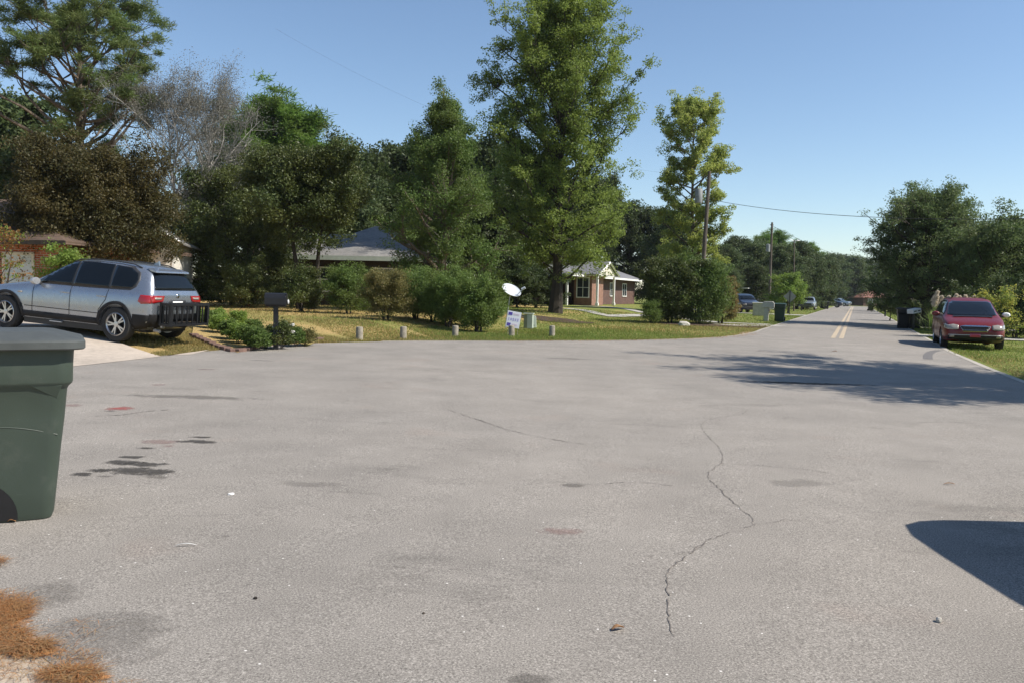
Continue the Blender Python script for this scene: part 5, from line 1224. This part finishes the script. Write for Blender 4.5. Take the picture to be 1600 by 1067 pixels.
GP = 'leafy plants in the flower bed'
for i, (px, py, h, lf) in enumerate(((312, 506, .30, 'bright'), (326, 509, .36, 'shrub'), (342, 511, .40, 'bright'), (357, 514, .42, 'shrub'), (372, 516, .40, 'bright'), (388, 519, .42, 'shrub'), (404, 521, .36, 'conifer'), (340, 504, .3, 'bright'), (372, 507, .32, 'bright'), (398, 511, .3, 'shrub'), (420, 515, .34, 'magnolia'), (462, 524, .36, 'conifer'), (476, 523, .28, 'brownish'), (415, 528, .2, 'bright'), (445, 530, .2, 'bright'))):
    t = bedplant(px, py, h, LM[lf], 200 + i, BL[i]); t['group'] = GP; t.scale = (1, 1, .85)
bedplant(440, 522, .50, LM['magnolia'], 230, 'dark green plant with white flowers at the foot of the black mailbox', flower=True, w=.3)
# stone on the bed by the bush cluster and the lawn
def stone(px, py, s, label, seed, mt=None, name='stone', flat=.6, Y=None):
    r_ = random.Random(seed); bm = bmesh.new(); bmesh.ops.create_icosphere(bm, subdivisions=2, radius=1)
    for v in bm.verts: v.co *= 1 + r_.uniform(-.16, .16)
    me = bpy.data.meshes.new(name); bm.to_mesh(me); bm.free(); o = link(name, me, mt or M['stone']); p = G(px, py)
    o.location = (p.x, p.y, p.z + s * flat * .45); o.scale = (s, s * .8, s * flat); o.rotation_euler = (0, 0, r_.uniform(0, 3)); return tag(o, label, 'stone')
stone(1068, 509, .30, 'pale lumpy stone under the large dark bush', 1, flat=.5)
stone(1467, 971, .018, 'small pale pebble on the near right asphalt', 2, flat=.9)
stone(662, 958, .008, 'tiny dark pebble on the asphalt left of the dry leaf', 3, M['bark'])
stone(361, 772, .024, 'small white stone chip on the asphalt right of the dark stain', 5, M['white'], flat=.35)
stone(399, 935, .012, 'tiny dark pebble left of centre on the near asphalt', 6, M['barkd'])
# litter: dry leaf, twig
def leaf_litter(px, py, ln, wd_, rz, label, mt, cup=.35, name='dry_leaf'):
    p = G(px, py); V = []; Fc = []; n = 8
    for i in range(n + 1):
        f = i / n; w = wd_ * math.sin(math.pi * min(.98, max(.03, f))) ** .8
        for s, zz in ((-1, cup * w), (0, 0), (1, cup * w * .5)): V.append(((f - .5) * ln, s * w * .5, zz + .006 + .010 * math.sin(f * 3)))
    for i in range(n):
        for j in (0, 1): Fc.append((i * 3 + j, (i + 1) * 3 + j, (i + 1) * 3 + j + 1, i * 3 + j + 1))
    me = bpy.data.meshes.new(name); me.from_pydata(V, [], Fc); o = link(name, me, mt, smooth=True); o.location = p; o.rotation_euler = (0, 0, rz)
    so = o.modifiers.new('s', 'SOLIDIFY'); so.thickness = .0012; return tag(o, label, 'leaf')
leaf_litter(965, 984, .068, .034, R(25), 'curled orange-brown dry leaf on the near asphalt', LM['needled'])
leaf_litter(18, 816, .05, .03, R(10), 'small brown dry leaf by the foot of the green cart', LM['needled'])
leaf_litter(290, 853, .12, .012, R(8), 'pale dry strip of leaf on the asphalt right of the green cart', M['white'], name='dry_strip')
leaf_litter(1483, 757, .10, .02, R(0), 'thin brown twig on the right asphalt', LM['needled'], name='twig')
leaf_litter(1304, 549, .16, .05, R(0), 'small brown leaf on the road before the centre line', LM['needled'])
# ================================================================ marks on the asphalt
def crack(name, pix, w, seed, mt, jit=.017):
    r_ = random.Random(seed); P = [G(*q) for q in pix]; out = []
    for a, b in zip(P[:-1], P[1:]):
        k = max(2, int((b - a).length / .045))
        for i in range(k): q = a.lerp(b, i / k); out.append(Vector((q.x + r_.uniform(-jit, jit) * .6, q.y + r_.uniform(-jit, jit))))
    V = []; Fc = []
    for i, p in enumerate(out):
        t_ = (out[min(i + 1, len(out) - 1)] - out[max(0, i - 1)]).normalized(); nn = Vector((-t_.y, t_.x)); ww = w * r_.uniform(.25, 1.3)
        for s in (-1, 1): q = p + nn * ww * s; V.append((q.x, q.y, float(gz(q.x, q.y)) + .0045))
    for i in range(len(out) - 1):
        if r_.random() > .1: Fc.append((2 * i, 2 * i + 1, 2 * i + 3, 2 * i + 2))
    me = bpy.data.meshes.new(name); me.from_pydata(V, [], Fc); me.update()
    o = link(name, me, mt); o['kind'] = 'structure'; return o
ck = plain('crack_dark', (.15, .13, .115), .95, var=.5, scale=40)
crack('asphalt_crack', [(1168, 640), (1160, 647), (1128, 651), (1103, 657), (1095, 664), (1100, 675), (1115, 690), (1124, 698), (1130, 712), (1128, 724), (1106, 737), (1108, 748), (1125, 765), (1140, 780), (1158, 795), (1175, 808), (1176, 820), (1152, 830), (1125, 836), (1098, 850), (1072, 868), (1050, 885), (1040, 902), (1044, 930), (1044, 955), (1050, 985), (1052, 1000)], .0032, 1, ck)
crack('asphalt_crack', [(1125, 765), (1150, 768), (1190, 776), (1215, 772)], .002, 21, ck)
crack('asphalt_crack', [(1176, 820), (1230, 812), (1262, 815)], .002, 22, ck)
crack('asphalt_crack', [(1098, 850), (1080, 862), (1030, 866), (990, 872)], .002, 23, ck)
crack('asphalt_crack', [(1095, 664), (1040, 662), (1000, 655)], .003, 24, ck)
crack('asphalt_crack', [(640, 900), (690, 888), (760, 893)], .0016, 25, ck)
crack('asphalt_crack', [(700, 640), (745, 655), (792, 671), (830, 680), (880, 689), (922, 695)], .006, 2, ck)
crack('asphalt_crack', [(150, 650), (190, 648), (230, 642), (270, 640)], .008, 3, ck)
crack('asphalt_crack', [(1128, 724), (1180, 727), (1260, 733), (1330, 745)], .004, 4, ck)
crack('asphalt_crack', [(822, 758), (870, 752), (930, 757), (1000, 752), (1060, 760)], .004, 5, ck)
def stainmat(name, c, a=.6, sc=14):
    mt, n, b = newmat(name); b.inputs['Roughness'].default_value = .85; b.inputs['Specular IOR Level'].default_value = .2
    L(n, ramp(n, noise(n, 105, 5, .8), [(.4, tuple(v * .5 for v in c)), (.62, tuple(v * 1.7 for v in c))]), b.inputs['Base Color'])
    uv = n.nodes.new('ShaderNodeUVMap'); ln = n.nodes.new('ShaderNodeVectorMath'); ln.operation = 'LENGTH'; L(n, uv.outputs[0], ln.inputs[0])
    f = noise(n, sc, 6, .75); ma = n.nodes.new('ShaderNodeMath'); ma.operation = 'MULTIPLY_ADD'; L(n, f, ma.inputs[0]); ma.inputs[1].default_value = -4.2; L(n, ln.outputs['Value'], ma.inputs[2])
    ad = n.nodes.new('ShaderNodeMath'); ad.operation = 'ADD'; L(n, ma.outputs[0], ad.inputs[0]); ad.inputs[1].default_value = 1.6
    L(n, ramp(n, ad.outputs[0], [(0, a), (.25, a * .8), (.75, 0)]), b.inputs['Alpha']); return mt
def stain(c, rx, ry, mt, dz):
    n = 20; o = drape('asphalt_stain', [(c.x + rx * 1.35 * math.cos(6.2832 * i / n), c.y + ry * 1.35 * math.sin(6.2832 * i / n)) for i in range(n)], mt, dz, .5)
    me = o.data; uv = me.uv_layers.new(name='UVMap')
    for lp in me.loops:
        v = me.vertices[lp.vertex_index].co; uv.data[lp.index].uv = ((v.x - c.x) / rx, (v.y - c.y) / ry)
    return o
oil = stainmat('oil_stain_film', (.06, .055, .05), .75, 9); oil2 = stainmat('faint_stain', (.12, .108, .096), .38, 5); redst = stainmat('red_stain', (.30, .09, .08), .75, 14); rf = stainmat('faint_red_stain', (.26, .16, .145), .35, 8); vf = stainmat('very_faint_stain', (.16, .145, .13), .25, 4); tan_ = stainmat('tan_stain', (.38, .32, .24), .35, 5)
k = 0
for (px, py, rx, ry, mt) in ((216, 736, .26, .07, oil), (158, 735, .09, .035, oil), (128, 741, .07, .03, oil), (192, 722, .13, .04, oil), (225, 725, .16, .045, oil), (210, 714, .10, .03, oil), (165, 744, .05, .02, oil2), (228, 700, .07, .03, oil), (310, 690, .18, .045, oil), (315, 683, .1, .03, oil), (245, 745, .1, .03, oil2),
                             (187, 638, .12, .075, redst), (250, 690, .14, .06, rf), (248, 601, .12, .05, rf), (324, 577, .14, .05, rf), (263, 697, .06, .03, rf), (112, 633, .1, .05, rf), (404, 563, .25, .05, oil2), (170, 642, .09, .03, oil2),
                             (480, 756, .22, .05, vf), (895, 758, .08, .03, oil2), (875, 830, .12, .04, rf), (350, 838, .05, .02, vf), 
                             (1268, 599, .9, .16, oil), (1225, 597, .5, .1, oil), (830, 1062, .07, .03, oil2), (150, 1000, .26, .14, vf), (60, 930, .16, .1, vf), (1260, 755, .3, .08, vf), (300, 620, .8, .15, oil2), (885, 560, .5, .1, oil2)):
    k += 1; o = stain(G(px, py), rx, ry * (1.6 if rx < .5 else 1), mt, .002 + .0004 * (k % 5))
# tyre smear by the right gutter
ribbon('tyre_mark', smoothpoly([G(1450, 561), G(1449, 554), G(1456, 549), G(1468, 547)], 2), -.12, .12, plain('tyre_smear', (.13, .12, .115), .9, var=.5, scale=20), .003)
# near-left corner: sandy apron and fallen pine needles
drape('sandy_apron', [(-2.2, 4.3), (-1.6, 3.6), (-1.2, 3.1), (-.9, 2.7), (-.4, 2.1), (-2.5, 1.0), (-7, 1.5), (-8, 7.5), (-5.4, 7.0), (-3.0, 5.4)], M['sand'], -.004)
def scatter_blades(name, label, regions, n, mt, seed, ln=(.04, .09), w=.004, up=.35, kind='stuff', cat='grass', z=0.0):
    rs = np.random.RandomState(seed); P = []
    for (cx, cy, rx, ry, cnt) in regions:
        k = cnt; a = rs.uniform(0, 6.28, k); q = rs.uniform(0, 1, k) ** .5
        P.append(np.stack([cx + rx * q * np.cos(a), cy + ry * q * np.sin(a)], 1))
    P = np.concatenate(P); N = len(P); zz = gz(P[:, 0], P[:, 1]) + z
    a = rs.uniform(0, 6.28, N); el = rs.uniform(0, up, N); l_ = rs.uniform(ln[0], ln[1], N)
    d = np.stack([np.cos(a) * np.cos(el), np.sin(a) * np.cos(el), np.sin(el)], 1)
    o = np.stack([P[:, 0], P[:, 1], zz + rs.uniform(0, .02, N)], 1); t = o + d * l_[:, None]; s = np.stack([-np.sin(a), np.cos(a), 0 * a], 1) * w
    m_ = (o + t) / 2 + [0, 0, .006]
    return tag(link(name, npmesh(name, np.stack([o, m_ - s, t, m_ + s], 1).reshape(-1, 3), np.arange(4 * N).reshape(-1, 4)), mt), label, cat, kind=kind)
nm_ = stainmat('needle_mat', (.34, .16, .06), .95, 12)
for j_, (px, py, rx, ry) in enumerate(((-12, 975, .12, .15), (48, 1018, .10, .045), (118, 1058, .11, .035))): stain(G(px, py), rx, ry, nm_, .006 + .001 * j_).name = 'needle_litter'
def g2(px, py): p = G(px, py); return p.x, p.y
R1 = [(*g2(-8, 965), .10, .16, 1300), (*g2(0, 1000), .09, .10, 900), (*g2(40, 1013), .10, .045, 700), (*g2(112, 1056), .10, .035, 700), (*g2(-60, 960), .3, .25, 1800), (*g2(-5, 880), .04, .04, 90), (*g2(60, 1040), .25, .12, 260), (*g2(120, 1100), .22, .15, 500), (*g2(60, 1000), .25, .2, 60)]
scatter_blades('fallen_needles', 'orange fallen pine needles matted on the sandy corner at bottom left', [r_[:4] + (int(r_[4] * 1.9),) for r_ in R1], 0, LM['needle'], 6, (.03, .10), .0012, .14, cat='pine needles')
rs = np.random.RandomState(9)
# lawn blades where grass can be seen: dense along the edges, sparser inside
def lawn():
    P = []
    def add(pix_a, pix_b, n, w):
        a = G(*pix_a); b = G(*pix_b); q = rs.uniform(0, 1, n); x = a.x + (b.x - a.x) * q; y = a.y + (b.y - a.y) * q
        d = np.array([b.x - a.x, b.y - a.y]); d /= np.linalg.norm(d); nn = np.array([-d[1], d[0]]); 
        if nn[1] < 0: nn = -nn
        s = rs.uniform(0, 1, n) ** 1.6 * w; P.append(np.stack([x + nn[0] * s, y + nn[1] * s], 1))
    E = [(335, 543), (400, 539.5), (460, 536), (560, 532), (700, 532), (800, 532.8), (900, 532.5), (1000, 531.5), (1130, 527)]
    for a, b in zip(E[:-1], E[1:]): add(a, b, 9000, 6)
    for u0, u1, n in ((31, 50, 12000), (50, 80, 9000), (80, 140, 6000)):
        u = rs.uniform(u0, u1, n); v = SW + .1 + rs.uniform(0, 1, n) ** 1.3 * 9; x, y = uv2xy(u, v); P.append(np.stack([x, y], 1))
    for u0, u1, n in ((15, 34, 26000), (34, 60, 12000), (60, 120, 7000)):
        u = rs.uniform(u0, u1, n); v = -SW - .15 - rs.uniform(0, 1, n) ** 1.3 * 8; x, y = uv2xy(u, v)
        v = np.where(u < 34, v - .55 * (34 - u) / 19, v); x, y = uv2xy(u, v); P.append(np.stack([x, y], 1))
    for (px, py, rx, ry, n) in ((320, 528, 1.0, .8, 9000), (350, 532, 1.2, .6, 6000), (250, 516, 2.0, 1.2, 8000)):
        p = G(px, py); a = rs.uniform(0, 6.28, n); q = rs.uniform(0, 1, n) ** .5; P.append(np.stack([p.x + rx * q * np.cos(a), p.y + ry * q * np.sin(a)], 1))
    x = rs.uniform(-14, 14, 60000); y = rs.uniform(24, 56, 60000); P.append(np.stack([x, y], 1))
    P = np.concatenate(P); x, y = P[:, 0], P[:, 1]
    # keep blades off paving: even-odd test against the road and drive outlines
    def inside(poly):
        r_ = np.zeros(len(x), bool); n = len(poly)
        for i in range(n):
            x0, y0 = poly[i][0], poly[i][1]; x1, y1 = poly[(i + 1) % n][0], poly[(i + 1) % n][1]
            c = ((y0 > y) != (y1 > y)); xi = (x1 - x0) * (y - y0) / (y1 - y0 + 1e-12) + x0; r_ ^= c & (x < xi)
        return r_
    keep = ~(inside([tuple(p) for p in rl + road_right]) | inside([tuple(p) for p in dr2]) | inside([tuple(p) for p in bed])); P = P[keep]; N = len(P)
    zz = gz(P[:, 0], P[:, 1]) - .035; a = rs.uniform(0, 6.28, N); h = rs.uniform(.03, .085, N) * (1 + .4 * np.sin(P[:, 0] * .9) * np.sin(P[:, 1] * .7)); lx = rs.normal(size=(N, 2)) * .03
    o = np.stack([P[:, 0], P[:, 1], zz], 1); t = o + np.stack([lx[:, 0], lx[:, 1], h], 1); s = np.stack([np.cos(a), np.sin(a), 0 * a], 1) * (.006 + .0003 * P[:, 1:2])
    green = (np.sin(P[:, 0] * .35 + 1) + np.sin(P[:, 1] * .28) * .6 + rs.normal(size=N) * .9 + P[:, 0] * .07) > .15
    for sel, mt, lab in ((~green, LM['blade'], 'short tan dried grass on the lawns and verges'), (green, LM['bladeg'], 'short green grass on the lawns and verges')):
        V = np.stack([(o - s)[sel], (o + s)[sel], t[sel]], 1).reshape(-1, 3)
        tag(link('grass', npmesh('grass', V, np.arange(len(V)).reshape(-1, 3)), mt), lab, 'grass', kind='stuff')
lawn()
scatter_blades('leaf_debris', 'thin scatter of dry leaf bits and twigs along the lawn side of the asphalt', [(p.x, p.y - .1, .45, .35, 16) for p in ed[8:-30]] + [(p.x, p.y, 1.6, 1.2, 2) for p in ed[8:-30:3]], 0, LM['needled'], 77, (.02, .07), .006, .3, cat='leaf litter')

# ================================================================ air
hb = MB().box((0, 170, 14.2), (900, 620, 31)).build('haze', None)
hm = bpy.data.materials.new('haze'); hm.use_nodes = True; hn = hm.node_tree; hn.nodes.clear()
ho = hn.nodes.new('ShaderNodeOutputMaterial'); hv = hn.nodes.new('ShaderNodeVolumePrincipled')
hv.inputs['Color'].default_value = (.86, .92, 1, 1); hv.inputs['Density'].default_value = .00014; hv.inputs['Anisotropy'].default_value = .2
hn.links.new(hv.outputs[0], ho.inputs['Volume']); hb.data.materials.append(hm); hb['kind'] = 'stuff'
